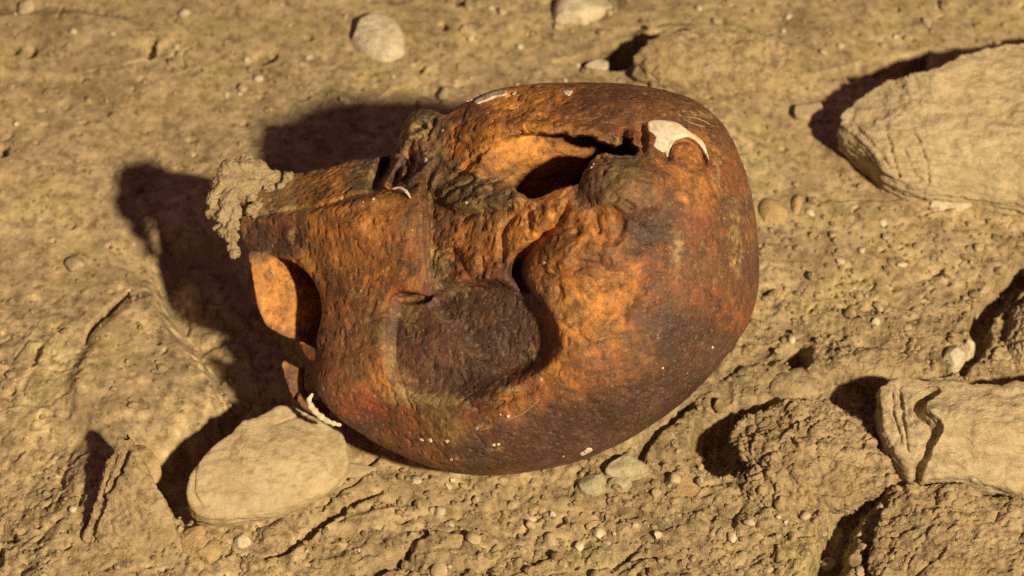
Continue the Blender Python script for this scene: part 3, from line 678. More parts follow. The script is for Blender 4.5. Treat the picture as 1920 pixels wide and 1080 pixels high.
def gpatch(lst, dz, soft, tilt=(0, 0)):
    global H
    P = spline(gpoly(lst), 3); d = poly_sd(GX+wrp[0]*1.5, GY+wrp[1]*1.5, P); c = P.mean(0)
    m = 1-ss(-soft, soft*.2, d)
    H = H+m*(dz+tilt[0]*(GX-c[0])+tilt[1]*(GY-c[1]))
def gstroke(lst, dz, wdt):
    global H
    sc = np.array([q[2] if len(q) > 2 else 1. for q in lst]); P = gpoly([q[:2] for q in lst]); PS = spline(np.c_[P, sc], 3, closed=False)
    mn = P.min(0)-wdt*4; mx = P.max(0)+wdt*4
    i0, i1 = np.searchsorted(gx, [mn[0], mx[0]]); j0, j1 = np.searchsorted(gy, [mn[1], mx[1]]); sl = (slice(i0, i1), slice(j0, j1))
    XX = GX[sl]+wrp[0][sl]; YY = GY[sl]+wrp[1][sl]; r = np.zeros(XX.shape)
    for a, b in zip(PS[:-1], PS[1:]):
        d, t = seg_d(XX, YY, a[:2], b[:2]); k = np.maximum(a[2]*(1-t)+b[2]*t, .05)
        r = np.maximum(r, k*(1-ss(.35, 1.1, d/(wdt*k))))
    H[sl] += dz*r
# broad forms
gpatch([(160,650),(235,560),(330,545),(400,660),(435,760),(330,830),(180,840),(120,760)], 18, 34)
gpatch([(285,575),(370,690),(400,765),(320,830),(270,890),(300,960),(380,980),(520,800),(640,800),(560,600),(440,440),(300,430)], -82, 44)
gpatch([(205,470),(260,440),(330,520),(400,640),(420,700),(300,560)], -14, 24)
gpatch([(-40,360),(200,420),(330,480),(220,560),(60,600),(-60,560)], -10, 60)
gpatch([(-50,40),(150,20),(290,60),(280,120),(150,150),(30,140),(-50,120)], 9, 20)
gpatch([(150,830),(250,850),(340,960),(420,1010),(420,1120),(60,1120),(80,1000)], 20, 40)
gpatch([(560,900),(700,880),(840,900),(780,980),(640,1010),(560,980)], 10, 25)
gpatch([(1200,60),(1340,48),(1470,80),(1495,110),(1470,150),(1380,168),(1250,150),(1180,110)], 16, 20)
gpatch([(1420,690),(1560,640),(1700,700),(1640,760),(1500,760)], 8, 26)
gpatch([(1420,580),(1560,590),(1560,640),(1440,650)], -9, 30)
gpatch([(1690,700),(1900,640),(1990,700),(1990,760),(1750,740)], 10, 20)
gpatch([(520,320),(720,200),(800,200),(800,260),(600,340)], -10, 40)
gpatch([(1500,380),(1650,380),(1830,375),(1830,400),(1640,430),(1600,420)], 7, 8)
gpatch([(1190,815),(1260,770),(1330,740),(1330,800),(1290,850),(1220,860)], 12, 12)
gpatch([(770,1010),(830,1000),(900,1020),(910,1060),(780,1060)], 14, 8)
gpatch([(560,1000),(770,950),(790,1010),(740,1050),(560,1100)], 9, 14)
gpatch([(1400,970),(1540,940),(1600,960),(1560,1040),(1440,1040)], 12, 14)
# pits and hollows; some are shaped to stand in for cast shadows
gpatch([(1035,112),(1062,118),(1110,126),(1165,130),(1205,108),(1238,76),(1200,72),(1140,84),(1090,102)], -110, 8)  # hollow deepened to widen the shadow beside the half buried stone
gpatch([(1520,142),(1600,122),(1690,104),(1742,94),(1738,128),(1690,144),(1580,148)], -60, 14)  # hollow added to make the shadow band left of the slab
gpatch([(1462,662),(1500,642),(1522,662),(1515,700),(1482,712)], -100, 7)
gpatch([(1296,805),(1325,775),(1440,752),(1450,792),(1410,832),(1400,885),(1335,892),(1296,850)], -115, 9)
gpatch([(1265,905),(1300,890),(1310,920),(1280,930)], -25, 5)
gpatch([(1540,735),(1570,712),(1650,712),(1660,790),(1600,770),(1560,760)], -60, 16)  # hollow added where the notched rock's shadow falls
gpatch([(0,270),(14,272),(14,292),(0,296)], -38, 4); gpatch([(46,95),(66,92),(66,106),(50,108)], -38, 4); gpatch([(-20,80),(40,90),(30,106),(-20,104)], -22, 6)
gpatch([(270,92),(284,72),(294,76),(290,108),(272,112)], -38, 4); gpatch([(478,106),(492,98),(520,100),(510,116),(490,118)], -42, 5)
gpatch([(824,46),(840,48),(838,60),(826,60)], -40, 3); gpatch([(850,-4),(872,0),(868,14),(852,10)], -40, 3); gpatch([(782,124),(794,122),(795,136),(784,136)], -16, 3)
gpatch([(62,650),(80,652),(76,678),(60,690)], -15, 4); gpatch([(-10,985),(16,985),(40,1015),(10,1020)], -22, 5); gpatch([(-10,1030),(8,1030),(8,1062),(-10,1062)], -22, 5)
gpatch([(1745,505),(1768,502),(1764,516),(1748,516)], -34, 3); gpatch([(1560,634),(1582,632),(1584,641),(1562,642)], -14, 3)
gpatch([(1048,968),(1064,962),(1062,978),(1045,988)], -14, 3); gpatch([(590,895),(640,872),(655,900),(610,930)], -18, 8)
for st in [([(243,540,.6),(222,562,1),(192,595,1.1),(168,630,.7),(160,650,.3)], -22, 9),
           ([(1925,500,1),(1895,535,1),(1858,572,1),(1832,612,.9),(1838,650,.7),(1800,700,.5)], -85, 30),
           ([(1640,925,.7),(1595,950,1),(1570,1000,1.1),(1560,1050,1.2),(1530,1090,1)], -75, 34),
           ([(810,1003,.6),(775,1022,.8),(760,1045,1),(725,1062,1),(680,1085,1)], -30, 12), ([(890,1064,.8),(920,1056,.5)], -14, 5),
           ([(1205,1012,.4),(1185,1035,.8),(1150,1058,1)], -14, 8), ([(1160,880,.5),(1200,850,.9),(1240,805,1),(1290,760,1)], -36, 12), ([(1200,850,.6),(1225,885,.7),(1262,910,.5)], -16, 6),
           ([(715,925,.4),(670,940,.9),(620,975,1),(545,1030,1),(500,1048,.5)], -34, 14), ([(712,856,.7),(690,870,.9),(672,905,.6),(640,925,.7),(605,965,.6)], -20, 6),
           ([(245,880,.5),(222,925,1),(195,965,1),(175,1010,1)], -17, 9), ([(262,905,.4),(235,960,.7),(205,1010,.7)], -12, 6),
           ([(1385,540,1),(1440,546,1)], -22, 8), ([(150,140,.4),(205,132,.8),(270,118,.5)], -12, 5), ([(310,110,.5),(335,98,.9),(370,80,.5)], -12, 5), ([(110,40,.6),(117,10,.8)], -12, 5),
           ([(470,480,.3),(150,540,.2)], -1, 5), ([(320,1020,.6),(345,992,.9),(375,1015,.4)], -16, 7), ([(395,1065,.8),(430,1040,.9),(430,1020,.4)], -16, 7),
           ([(1610,395,.8),(1600,402,.9),(1612,420,.5)], -13, 5), ([(1720,412,.8),(1770,402,.7),(1820,392,.5)], -12, 4), ([(1690,640,.5),(1700,655,.9),(1690,665,.4)], -13, 6), ([(1740,665,.5),(1745,700,.8)], -14, 6),
           ([(1770,700,.8),(1755,710,1),(1790,705,.6)], -18, 8), ([(1500,685,.4),(1520,672,.6)], -8, 5), ([(1560,1010,.4),(1430,1000,.9),(1415,985,.9)], -16, 6),
           ([(1300,920,.5),(1380,905,.8),(1390,935,.5)], -16, 6), ([(1520,945,.7),(1545,925,.9),(1560,900,.4)], -16, 6), ([(1290,160,.4),(1330,130,.8),(1325,125,.3)], -10, 4), ([(1385,168,.8),(1420,160,.9),(1490,146,.6)], -12, 4),
           ([(1490,560,.3),(1560,590,.6),(1620,600,.4)], -9, 5), ([(1400,770,.3),(1450,780,.1)], -5, 4), ([(850,915,.5),(880,905,.8)], -8, 4), ([(1070,925,.5),(1082,905,.9)], -14, 5)]:
    gstroke(*st)
gpatch([(690,850),(850,902),(1000,900),(1150,858),(1290,765),(1395,650),(1360,600),(1200,700),(900,800)], 9, 12)
H += 5*fbm(GP, 9, 3, .6, seed=150)*np.clip(region([(690,845),(850,895),(1000,892),(1150,848),(1290,752),(1395,640),(1420,660),(1330,770),(1170,890),(1000,925),(840,925)], 10), 0, 1)
for _ in range(170):
    a = random.uniform(-10, 1930); b = random.uniform(-5, 420) if random.random() < .55 else random.uniform(420, 1085); r_ = random.uniform(2.5, 7)
    gstroke([(a, b, .8), (a+r_, b-r_*random.uniform(-.3, .8), 1), (a+2*r_*random.random(), b, .7)], -random.uniform(6, 22), r_)
# random short cracks in the crumbly earth
for _ in range(150):
    a = random.uniform(1150, 1950); b = random.uniform(430, 1090)
    if random.random() < .4: a = random.uniform(-20, 1200); b = random.uniform(930, 1090)
    if random.random() < .15: a = random.uniform(-20, 420); b = random.uniform(0, 1080)
    ln = random.uniform(8, 34); t = random.uniform(.2, 1.4); pts = [(a, b, .3)]
    for k in range(3): a += ln/3*math.cos(t); b -= ln/3*math.sin(t)*.8; t += random.uniform(-.7, .7); pts.append((a, b, (1, .8, .3)[k]))
    gstroke(pts, -random.uniform(6, 14), random.uniform(3.5, 6))
# dust settled against the skull: keep the ground just under the bone
tint = np.ones(GP.shape)
n1 = fbm(GP, 130, 4, .6, seed=140)[..., None]; n2 = fbm(GP, 34, 4, .65, seed=141)[..., None]
tint *= 1+.26*n1+.34*n2+.26*fbm(GP, 12, 3, .7, seed=142)[..., None]
far = ss(500, 1100, GY)[..., None]
tint = tint*(1-.10*far*np.array([1., .85, 1.2]))
tint = tint*(1-ss(.1, .5, n1)*np.array([.10, .04, .14]))
pale = ss(.15, .4, n2*region([(100,480),(420,500),(450,760),(330,900),(0,900),(-50,600)], 60)[..., None]*1.2)
tint = tint*(1+.22*pale)
nI, nJ = GX.shape; ii = np.arange(nI*nJ).reshape(nI, nJ)
gq = np.stack([ii[:-1, :-1], ii[1:, :-1], ii[1:, 1:], ii[:-1, 1:]], -1).reshape(-1, 4)
gv = np.stack([GX, GY, H], -1).reshape(-1, 3)*S
me = new_mesh('ground', gv, gq, M_soil, attrs={'tint': np.clip(tint, .3, 1.6).reshape(-1, 3), 'crumbly': np.repeat((.15+.85*SM*(.4+.6*np.clip(crumb, 0, 1))).reshape(-1, 1), 3, 1)})
link('ground', me, kind='structure'); print('ground range', H.min(), H.max(), 'quads', len(gq), time.time()-T0)
def gh(x, y):
    i = np.clip(np.searchsorted(gx, x)-1, 0, nI-2); j = np.clip(np.searchsorted(gy, y)-1, 0, nJ-2); return H[i, j]

# ================================================================== STONES
def stone(name, outline, hm, top, label, cat, mat, res=2.6, k=10, noise_a=3, nsize=40, cell=0, cellsize=20, bottom=-22, inflate=None, undercut=0, seed=0, strokes=(), facets=0, cuts=0, strata=0, group=None):
    """outline: what the stone covers (ground plan at height hm); top: heights at px points, or one height"""
    Q = np.array([G(p[0], p[1], p[2] if len(p) > 2 else hm) for p in outline]); P = spline(Q, 3)
    mn = P.min(0)-14; mx = P.max(0)+14
    if isinstance(top, (int, float)): tf = lambda x, y: top+0*x; tm = top
    else:
        pp = np.array([G(t[0], t[1], t[2]) for t in top]); T = TPS(pp, [t[2] for t in top], .01); tf = T; tm = max(t[2] for t in top)
    ax_ = np.arange(mn[0], mx[0], res); ay = np.arange(mn[1], mx[1], res); az = np.arange(bottom-8, tm+22, res)
    AX, AY = np.meshgrid(ax_, ay, indexing='ij')
    d = poly_sd(AX, AY, P); t2 = tf(AX, AY)
    if inflate:
        dd = np.clip(-d/inflate, 0, 1); t2 = t2*(1-(1-dd)**2.2)**(1/2.2)+bottom*.3*(1-dd)
    for (lst, dz, wd, hh) in strokes:
        PS = spline(G(np.array([p[0] for p in lst], float), np.array([p[1] for p in lst], float), hh), 3, closed=False); r = 1e9
        for a, b in zip(PS[:-1], PS[1:]): r = np.minimum(r, seg_d(AX, AY, a, b)[0])
        t2 = t2+dz*(1-ss(.3, 1., (r+2*fbm(P3(AX, AY, 1.), 10, 2, seed=seed))/wd))
    Z = az[None, None, :]
    dl = f32(d)[:, :, None]+undercut*np.clip((tm*.8-Z)/max(tm, 1), 0, 1).astype(np.float32)*0
    if undercut: dl = dl+f32(undercut*np.clip((hm-Z)/max(hm, 1), 0, 1))
    f = smax(smax(dl, Z.astype(np.float32)-f32(t2)[:, :, None], k), f32(bottom-Z+0*t2[:, :, None]), 4)
    if cuts:
        rc = np.random.RandomState(900+seed); cc = P.mean(0); ext = (P.max(0)-P.min(0))/2
        for _ in range(cuts):
            th = rc.uniform(0, 6.28); el = rc.uniform(.1, 1.2); nn = np.array([math.cos(th)*math.cos(el), math.sin(th)*math.cos(el), math.sin(el)])
            o_c = math.sqrt((nn[0]*ext[0])**2+(nn[1]*ext[1])**2+(nn[2]*tm)**2)*rc.uniform(.72, .95)
            f = smax(f, f32((AX-cc[0])*nn[0]+(AY-cc[1])*nn[1]-o_c)[:, :, None]+(Z*nn[2]).astype(np.float32), 2)
    v, q = surface_nets(f, np.array([ax_[0], ay[0], az[0]]), res); n = vnormals(v, q)
    v = v+n*(noise_a*fbm(v, nsize, 4, .55, seed=200+seed))[:, None]
    if strata:
        sv = np.stack([v[:, 0]*.16+v[:, 1]*.05, v[:, 1]*.22, v[:, 2]*1.0+v[:, 0]*.12], -1); v = v+n*(strata*fbm(sv, 9, 3, .6, seed=600+seed))[:, None]
    if facets:
        f1, f2, cid = worley(v, facets, 300+seed); v = v+n*((cid-.5)*noise_a*1.2*ss(0, .2, f2-f1))[:, None]
    if cell:
        vw = v+np.stack([4*fbm(v, 16, 2, seed=400+j) for j in range(3)], -1)
        for sz, am in ((cellsize*2.2, 1.5), (cellsize*1.1, .9), (cellsize*.55, .6)):
            f1, f2, cid = worley(vw, sz, 300+seed); v = v+n*(cell*am*((cid-.45)*ss(0, .22, f2-f1)-.35*(1-ss(0, .14, f2-f1))))[:, None]
    if not group and name in ('earth_clod', 'grey_fragment', 'ochre_fragment', 'flat_fragment', 'flat_stone', 'pale_stone', 'white_stone', 'round_pebble'): group = {'earth_clod': 'crumbly earth clods', 'grey_fragment': 'grey green fragments below the skull', 'ochre_fragment': 'ochre fragments at lower left', 'flat_fragment': 'tan fragments by the oval stone', 'flat_stone': 'flat stones in the soil', 'pale_stone': 'pale stones along the top', 'white_stone': 'white stones at the right', 'round_pebble': 'round pebbles'}[name]
    c = P.mean(0); off = np.array([c[0], c[1], float(gh(c[0], c[1]))*.5])
    me = new_mesh(name, (v-np.array([c[0], c[1], 0]))*S, q, mat)
    return link(name, me, None, label, cat, group, loc=(c[0]*S, c[1]*S, off[2]*S))

stone('stone_slab', [(1574,236,84),(1600,200,90),(1660,160,108),(1740,130,158),(1808,106,150),(1910,84,120),(2060,70,100),(2120,230,80),(2060,402,26),(1900,394,24),(1840,384,26),(1740,370,34),(1690,352,48),(1655,325,62),(1625,287,74)], 52,
      [(1580,234,94),(1640,205,104),(1690,160,126),(1750,140,160),(1820,118,152),(1900,95,124),(1790,180,124),(2050,90,104),(1620,245,104),(1700,240,114),(1800,238,117),(1920,232,119),(2080,230,119),(1632,285,86),(1680,290,92),(1760,300,88),(1860,310,88),(1960,320,88),(1665,322,76),(1700,342,62),(1748,360,48),(1850,375,42),(2000,390,40)],
      'large flat layered tan stone slab on the right behind the skull', 'stone', M_slab, res=3.1, k=5, noise_a=5.0, nsize=34, seed=1, strata=6.5, cell=2.2, cellsize=30, undercut=8,
      strokes=[([(1662,262),(1672,285),(1688,318)], -14, 4, 90), ([(1712,268),(1735,300),(1745,330)], -7, 3.5, 85), ([(1690,300),(1720,335),(1760,345)], -8, 4, 65), ([(1600,245),(1640,280),(1670,310)], -8, 4, 85)])
stone('rock', [(1648,745,84),(1658,724,92),(1700,712,88),(1760,716,92),(1860,724,92),(2040,720,92),(2100,900,30),(2000,962,6),(1880,932,6),(1790,916,6),(1735,914,10),(1712,906,20),(1688,872,40),(1655,820,56)], 46,
      [(1660,740,98),(1740,722,98),(1860,730,94),(2050,740,94),(1700,780,94),(1740,800,108),(1840,800,110),(2000,800,108),(1680,820,78),(1716,885,44),(1780,870,60),(1900,890,52),(2050,900,45)],
      'big angular tan rock with a notched left face at the lower right', 'rock', M_slab, res=3.1, k=5, noise_a=6, nsize=40, seed=2, strata=5.5, cell=2.2, cellsize=30,
      strokes=[([(1748,746),(1726,758),(1722,780),(1740,800),(1752,815),(1730,850),(1718,900)], -38, 13, 80), ([(1684,736),(1692,790),(1705,840)], -9, 4, 80), ([(1672,740),(1672,780),(1690,830)], -6, 3.5, 70)])
stone('earth_clod', [(1375,795),(1400,775),(1440,765),(1480,752),(1540,755),(1570,768),(1610,780),(1632,800),(1640,830),(1668,870),(1675,905),(1640,925),(1600,940),(1520,945),(1440,950),(1400,930),(1395,880),(1385,840),(1370,820)], 24,
      [(1400,800,34),(1480,765,46),(1560,775,50),(1620,810,42),(1500,830,66),(1600,860,56),(1440,860,50),(1500,900,48),(1640,900,34),(1560,930,28),(1430,930,16)],
      'lumpy crumbling earth clod between the skull and the notched rock', 'earth clod', M_clod, res=2.5, k=14, noise_a=13, nsize=46, cell=8.5, cellsize=19, seed=3, undercut=8)
stone('earth_clod', [(1645,985),(1655,955),(1680,920),(1720,912),(1780,915),(1850,930),(1950,960),(2050,1000),(2080,1200),(1700,1200),(1650,1100),(1630,1040)], 24,
      [(1660,980,36),(1720,930,46),(1850,950,50),(2000,1000,46),(1750,1020,62),(1900,1050,56),(1680,1060,46),(1800,1150,50)],
      'broad rough earth mound in the bottom right corner', 'earth clod', M_clod, res=2.9, k=14, noise_a=12, nsize=60, cell=7, cellsize=19, seed=4, undercut=10)
stone('earth_clod', [(1885,600),(1900,575),(1930,560),(2020,560),(2020,700),(1930,690),(1890,665),(1880,635)], 22, 44,
      'crumbly earth lump cut by the right edge above the notched rock', 'earth clod', M_clod, k=14, noise_a=6, cell=6, cellsize=16, seed=5, inflate=40)
stone('oval_stone', [(352,950,44),(356,915,62),(372,880,74),(410,840,82),(455,805,82),(500,782,80),(546,768,74),(585,778,64),(628,790,54),(646,820,44),(655,870,30),(648,905,22),(610,940,14),(560,965,10),(490,985,10),(420,992,14),(370,978,28)], 30,
      [(370,925,80),(430,850,96),(545,785,88),(638,830,62),(500,880,98),(600,880,74),(400,965,56),(520,960,44),(620,925,38)],
      'smooth oval tan stone against the lower left of the skull', 'stone', M_tan, res=2.6, k=7, noise_a=7, nsize=50, undercut=16, seed=6, strata=2.5, cell=1, cellsize=30,
      strokes=[([(520,815),(560,795),(590,787)], -4, 3.5, 60), ([(375,900),(368,940),(380,965)], -5, 4, 40)])
stone('flat_stone', [(192,862),(205,845),(240,833),(275,838),(300,865),(296,900),(260,905),(205,893)], 14, 22, 'small flat ochre stone behind the pointed lump at lower left', 'stone', M_ochre, k=6, noise_a=2.5, seed=7, cuts=5, res=1.8)
stone('earth_clod', [(225,880),(240,868),(262,880),(290,925),(330,985),(320,1020),(240,1040),(150,1020),(180,960)], 34, [(238,878,92),(250,900,88),(300,970,46),(200,950,62),(240,990,44),(165,1010,18),(310,1015,18)],
      'pointed earth lump with a dark furrow at the lower left', 'earth clod', M_clod, k=10, noise_a=7, nsize=36, cell=4, cellsize=20, seed=8, strokes=[([(252,898),(225,935),(190,975),(170,1010)], -17, 8, 30), ([(225,905),(195,960)], -9, 5, 30)])
stone('pale_stone', [(648,58),(662,28),(700,20),(740,34),(760,65),(756,98),(730,110),(684,98)], 12, 32, 'round pale stone at the top left of centre', 'stone', M_pale, k=12, noise_a=6, seed=9, inflate=36, cuts=2)
stone('pale_stone', [(1036,22),(1045,-10),(1080,-25),(1130,-20),(1150,5),(1120,32),(1080,46),(1050,46)], 12, 32, 'pale pointed stone cut by the top edge above the skull', 'stone', M_pale, k=12, noise_a=3, seed=10, inflate=26, cuts=6)
stone('small_stone', [(1094,112),(1105,98),(1125,92),(1142,98),(1136,115),(1115,124)], 22, 52, 'small pale stone in the shadowed hollow above the skull', 'stone', M_pale, k=7, noise_a=2.5, seed=11, bottom=-130)
stone('buried_stone', [(1188,128,24),(1203,98,52),(1240,74,66),(1300,60,46),(1380,60,46),(1450,78,24),(1488,105,12),(1492,135,8),(1460,160,6),(1390,170,6),(1300,168,8),(1225,160,12)], 22, [(1200,118,50),(1238,82,78),(1300,75,56),(1380,80,42),(1450,100,34),(1480,125,16),(1300,120,50),(1240,140,40),(1380,140,30),(1300,160,14)], 'wide half buried tan stone above the right of the skull', 'stone', M_clod, res=3, k=16, noise_a=16, nsize=44, seed=12, cell=4, cellsize=24, bottom=-60)
stone('square_stone', [(1490,205),(1502,192),(1545,192),(1543,218),(1520,226),(1492,222)], 6, 16, 'small square tan stone left of the big slab', 'stone', M_tan, k=3, noise_a=2, seed=13, cuts=3, res=1.6)
stone('white_stone', [(1768,668),(1780,648),(1800,640),(1812,655),(1808,678),(1790,690),(1772,686)], 14, 30, 'white stone left of the crumbly lump at the right edge', 'stone', M_pale, k=7, noise_a=3, seed=14, inflate=16, cuts=7, res=1.6)
stone('white_stone', [(1806,642),(1820,634),(1830,642),(1826,656),(1812,660)], 14, 26, 'smaller white stone touching the white stone at the right', 'stone', M_pale, k=6, noise_a=2.5, seed=15, inflate=10, cuts=5, res=1.4)
stone('round_pebble', [(1420,385),(1430,367),(1450,365),(1472,378),(1480,396),(1465,407),(1435,406)], 4, 12, 'larger round ochre pebble right of the skull', 'pebble', M_ochre, k=7, noise_a=2, seed=16, inflate=24)
stone('oval_pebble', [(1481,380),(1486,366),(1498,361),(1508,368),(1506,385),(1495,397),(1485,393)], 4, 12, 'small oval ochre pebble beside the larger round pebble', 'pebble', M_ochre, k=6, noise_a=1.5, seed=17, inflate=16)
stone('white_slab', [(1745,400),(1750,380),(1790,374),(1826,384),(1815,396),(1775,404)], 5, 12, 'thin white stone under the front edge of the big slab', 'stone', M_pale, k=4, noise_a=2, seed=18, cuts=3, res=1.6)
stone('grey_fragment', [(1128,878),(1150,858),(1185,850),(1212,865),(1216,884),(1190,892),(1160,895),(1140,892)], 8, 20, 'largest grey green fragment below the skull', 'stone', M_grey, k=4, noise_a=3, seed=19, cuts=7, res=1.7)
stone('grey_fragment', [(1085,898),(1098,890),(1130,888),(1140,905),(1128,922),(1100,924),(1086,914)], 8, 20, 'pale grey green fragment lowest below the skull', 'stone', M_grey, k=5, noise_a=2.5, seed=20, cuts=8, res=1.7)
stone('grey_fragment', [(1135,912),(1150,898),(1185,896),(1178,910),(1150,920)], 6, 14, 'thin grey green fragment between the two larger fragments', 'stone', M_grey, k=4, noise_a=2, seed=21, cuts=4, res=1.6)
stone('ochre_fragment', [(328,1010),(345,990),(385,988),(400,1002),(388,1030),(370,1052),(345,1040)], 10, 22, 'ochre fragment in front of the oval stone', 'stone', M_ochre, k=5, noise_a=3, seed=22, cuts=7, res=1.7)
stone('ochre_fragment', [(358,1052),(385,1035),(410,1010),(435,1005),(415,1045),(395,1065),(365,1068)], 10, 20, 'lowest ochre fragment near the bottom left', 'stone', M_ochre, k=5, noise_a=3, seed=23, cuts=7, res=1.7)
stone('cream_fragment', [(438,1008),(445,1000),(468,1002),(470,1020),(452,1028),(440,1024)], 8, 16, 'small cream fragment in front of the oval stone', 'stone', M_pale, k=4, noise_a=2, seed=24, cuts=6, res=1.5)
stone('flat_fragment', [(470,1015),(490,985),(545,970),(550,1000),(535,1025),(500,1030)], 10, 20, 'rough tan fragment under the right end of the oval stone', 'stone', M_clod, k=6, noise_a=4, seed=25, cuts=8, cell=2.5, cellsize=14, res=2)
stone('flat_fragment', [(620,880),(650,862),(705,868),(700,885),(660,900),(630,905)], 6, 14, 'flat tan fragment between the oval stone and the skull', 'stone', M_tan, k=5, noise_a=2.5, seed=26, cuts=4, res=2)
stone('flat_stone', [(1440,735),(1455,705),(1490,692),(1545,690),(1560,715),(1530,745),(1480,752)], 6, 14, 'low flat stone just behind the lumpy clod', 'stone', M_clod, k=8, noise_a=3, seed=27, inflate=26)
stone('round_pebble', [(1016,1008),(1022,996),(1038,994),(1046,1006),(1040,1022),(1024,1020)], 4, 14, 'round tan pebble alone on the soil below the skull', 'pebble', M_tan, k=6, noise_a=1.5, seed=28, inflate=15)
stone('flat_stone', [(1265,905),(1280,870),(1310,872),(1330,895),(1310,925),(1280,930)], 6, 12, 'flat brown stone left of the lumpy clod', 'stone', M_ochre, k=5, noise_a=2.5, seed=29, cuts=5, res=1.8)
stone('earth_clod', [(1530,700),(1560,672),(1620,655),(1700,665),(1740,690),(1700,715),(1600,715)], 8, 20, 'low rough earth lump behind the notched rock', 'earth clod', M_clod, k=10, noise_a=5, cell=4, cellsize=16, seed=30, inflate=30)
print('stones', time.time()-T0)

# pebbles: shared shapes, each its own object
bpy.ops.mesh.primitive_ico_sphere_add(subdivisions=3, radius=1); ico = bpy.context.object
iv = np.array([v_.co[:] for v_ in ico.data.vertices]); fi = np.array([p.vertices[:] for p in ico.data.polygons]); bpy.data.objects.remove(ico)
peb = []
for k in range(7):
    v = iv.copy(); rs = np.random.RandomState(50+k)
    for _ in range(9):
        n = rs.normal(size=3); n /= np.linalg.norm(n); o = rs.uniform(.55, .85); d = v @ n-o; v -= np.clip(d, 0, None)[:, None]*n*.85
    v += iv*(.10*fbm(iv*1., .7, 3, seed=500+k))[:, None]
    for mi, mt in enumerate((M_clod, M_tan, M_pale)):
        peb.append((mi, new_mesh('pebble', v*6*S, fi, mt)))
rs = np.random.RandomState(77)
def where(a, b):
    if b > 880 and a > 1330: return 'in the lower right corner'
    if b > 860: return 'below the skull'
    if a > 1300 and b > 430: return 'between the skull and the right edge'
    if a > 1300: return 'around the big slab'
    if b < 300: return 'above the skull'
    return 'left of the skull'
skp = [(x_, y_) for x_, y_ in zip((960+cran[:, 0]).tolist(), (540-cran[:, 1]).tolist())]
skS = np.array(skp+[])
fixed = [(487,150,11,2),(450,178,7,2),(580,110,8,2),(594,245,9,1),(600,262,10,1),(1417,22,10,1),(1310,18,9,2),(1345,45,11,1),(1545,100,10,1),(1575,92,9,2),(1680,70,7,2),(1655,88,9,1),(1468,58,7,2),(1438,262,5,2),(1815,425,8,1),(1660,452,10,1),(1615,475,9,2),(1690,502,10,2),(1520,398,10,2),(1575,495,9,2),(1655,425,9,2),(1760,490,6,2),(1700,620,10,1),(1640,615,9,2),(1713,1055,1,1),(140,968,9,2),(140,492,20,1),(970,155,6,2),(1060,150,6,2),(942,24,12,1),(870,60,12,1),(855,150,7,2),(1760,385,7,2),(1205,45,9,0),(1000,65,9,0),(30,230,8,2),(845,985,8,2),(905,1022,9,1),(980,1030,8,1),(1105,985,7,1),(960,945,10,1),(925,925,7,1),(850,900,8,2),(870,910,7,1),(1260,955,7,1),(1285,965,8,0),(1455,640,8,1),(1490,625,8,0),(455,170,4,2)]
cand = []
for a, b, r, mi in fixed: cand.append((a, b, r, mi))
while len(cand) < 297:
    t = rs.rand()
    if t < .45: a, b = rs.uniform(1100, 1930), rs.uniform(420, 1085)
    elif t < .75: a, b = rs.uniform(560, 1650), rs.uniform(890, 1085)
    elif t < .80: a, b = rs.uniform(1180, 1930), rs.uniform(-5, 380)
    else: a, b = rs.uniform(0, 1150), rs.uniform(-5, 200)
    if poly_sd(np.array([a]), np.array([b]), skS)[0] < 4: continue
    cand.append((a, b, rs.gamma(2.2, 2.3)+2.8, rs.choice([0, 0, 0, 1, 1, 2]) if b > 400 else rs.choice([0, 1, 2, 2])))
ptxt = {0: 'small brown pebble lying on the dry soil', 1: 'small tan pebble lying on the dry soil', 2: 'small whitish pebble lying on the dry soil'}
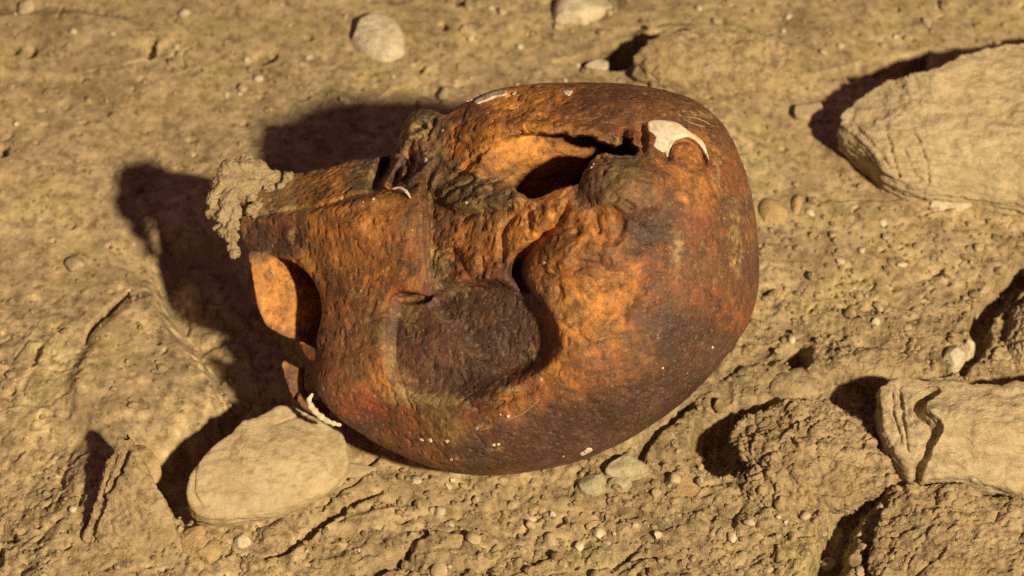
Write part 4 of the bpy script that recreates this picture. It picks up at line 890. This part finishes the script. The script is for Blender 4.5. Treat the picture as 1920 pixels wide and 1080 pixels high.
for a, b, r, mi in cand:
    c = G(a, b, 0); z = float(gh(c[0], c[1])); ms = [m for k2, m in peb if k2 == mi]
    o = link('pebble', ms[rs.randint(len(ms))], None, ptxt[mi].replace('lying on the dry soil', 'lying on the dry soil '+where(a, b)), 'pebble', ('brown', 'tan', 'whitish')[mi]+' pebbles '+where(a, b), loc=(c[0]*S, c[1]*S, (z+r*.30)*S))
    o.scale = (r/6*rs.uniform(.85, 1.3), r/6*rs.uniform(.8, 1.15), r/6*rs.uniform(.55, .85)); o.rotation_euler = (rs.uniform(-.4, .4), rs.uniform(-.4, .4), rs.uniform(0, 6.3))
# grit: countless crumbs, one object
base = np.array([(0,0,1),(.9,0,.3),(.28,.85,.3),(-.73,.53,.3),(-.73,-.53,.3),(.28,-.85,.3),(.7,.5,-.4),(-.27,.85,-.4),(-.9,0,-.4),(-.27,-.85,-.4),(.7,-.5,-.4)])
bf = np.array([(0,1,2),(0,2,3),(0,3,4),(0,4,5),(0,5,1),(1,6,2),(2,7,3),(3,8,4),(4,9,5),(5,10,1),(6,7,2),(7,8,3),(8,9,4),(9,10,5),(10,6,1)])
NG = 11000; px_ = rs.uniform(-30, 1950, NG); py_ = rs.uniform(-20, 1100, NG)
keep = rs.rand(NG) < np.clip(.30+.7*((px_ > 1100) & (py_ > 400))+.6*(py_ > 880), 0, 1); px_ = px_[keep]; py_ = py_[keep]; n = len(px_)
c = G(px_, py_, 0); sz = rs.gamma(2.0, 1.3, n)+1.2; rt = rs.uniform(0, 6.28, n); zc_ = gh(c[:, 0], c[:, 1])+sz*.25
jit = base[None]*(1+rs.uniform(-.3, .3, (n, 11, 1)))*sz[:, None, None]; jit[..., 2] *= .75
vx = jit[..., 0]*np.cos(rt)[:, None]-jit[..., 1]*np.sin(rt)[:, None]+c[:, :1]; vy = jit[..., 0]*np.sin(rt)[:, None]+jit[..., 1]*np.cos(rt)[:, None]+c[:, 1:2]
vv = np.stack([vx, vy, jit[..., 2]+zc_[:, None]], -1).reshape(-1, 3)*S
ff = (bf[None]+np.arange(n)[:, None, None]*11).reshape(-1, 3)
link('soil_grit', new_mesh('soil_grit', vv, ff, M_clod, smooth=False), None, 'fine crumbs of dry earth strewn over the soil', 'grit', kind='stuff')
print('all done', time.time()-T0, 'tris', sum(len(o.data.polygons)*2 for o in scene.objects if o.type == 'MESH'))
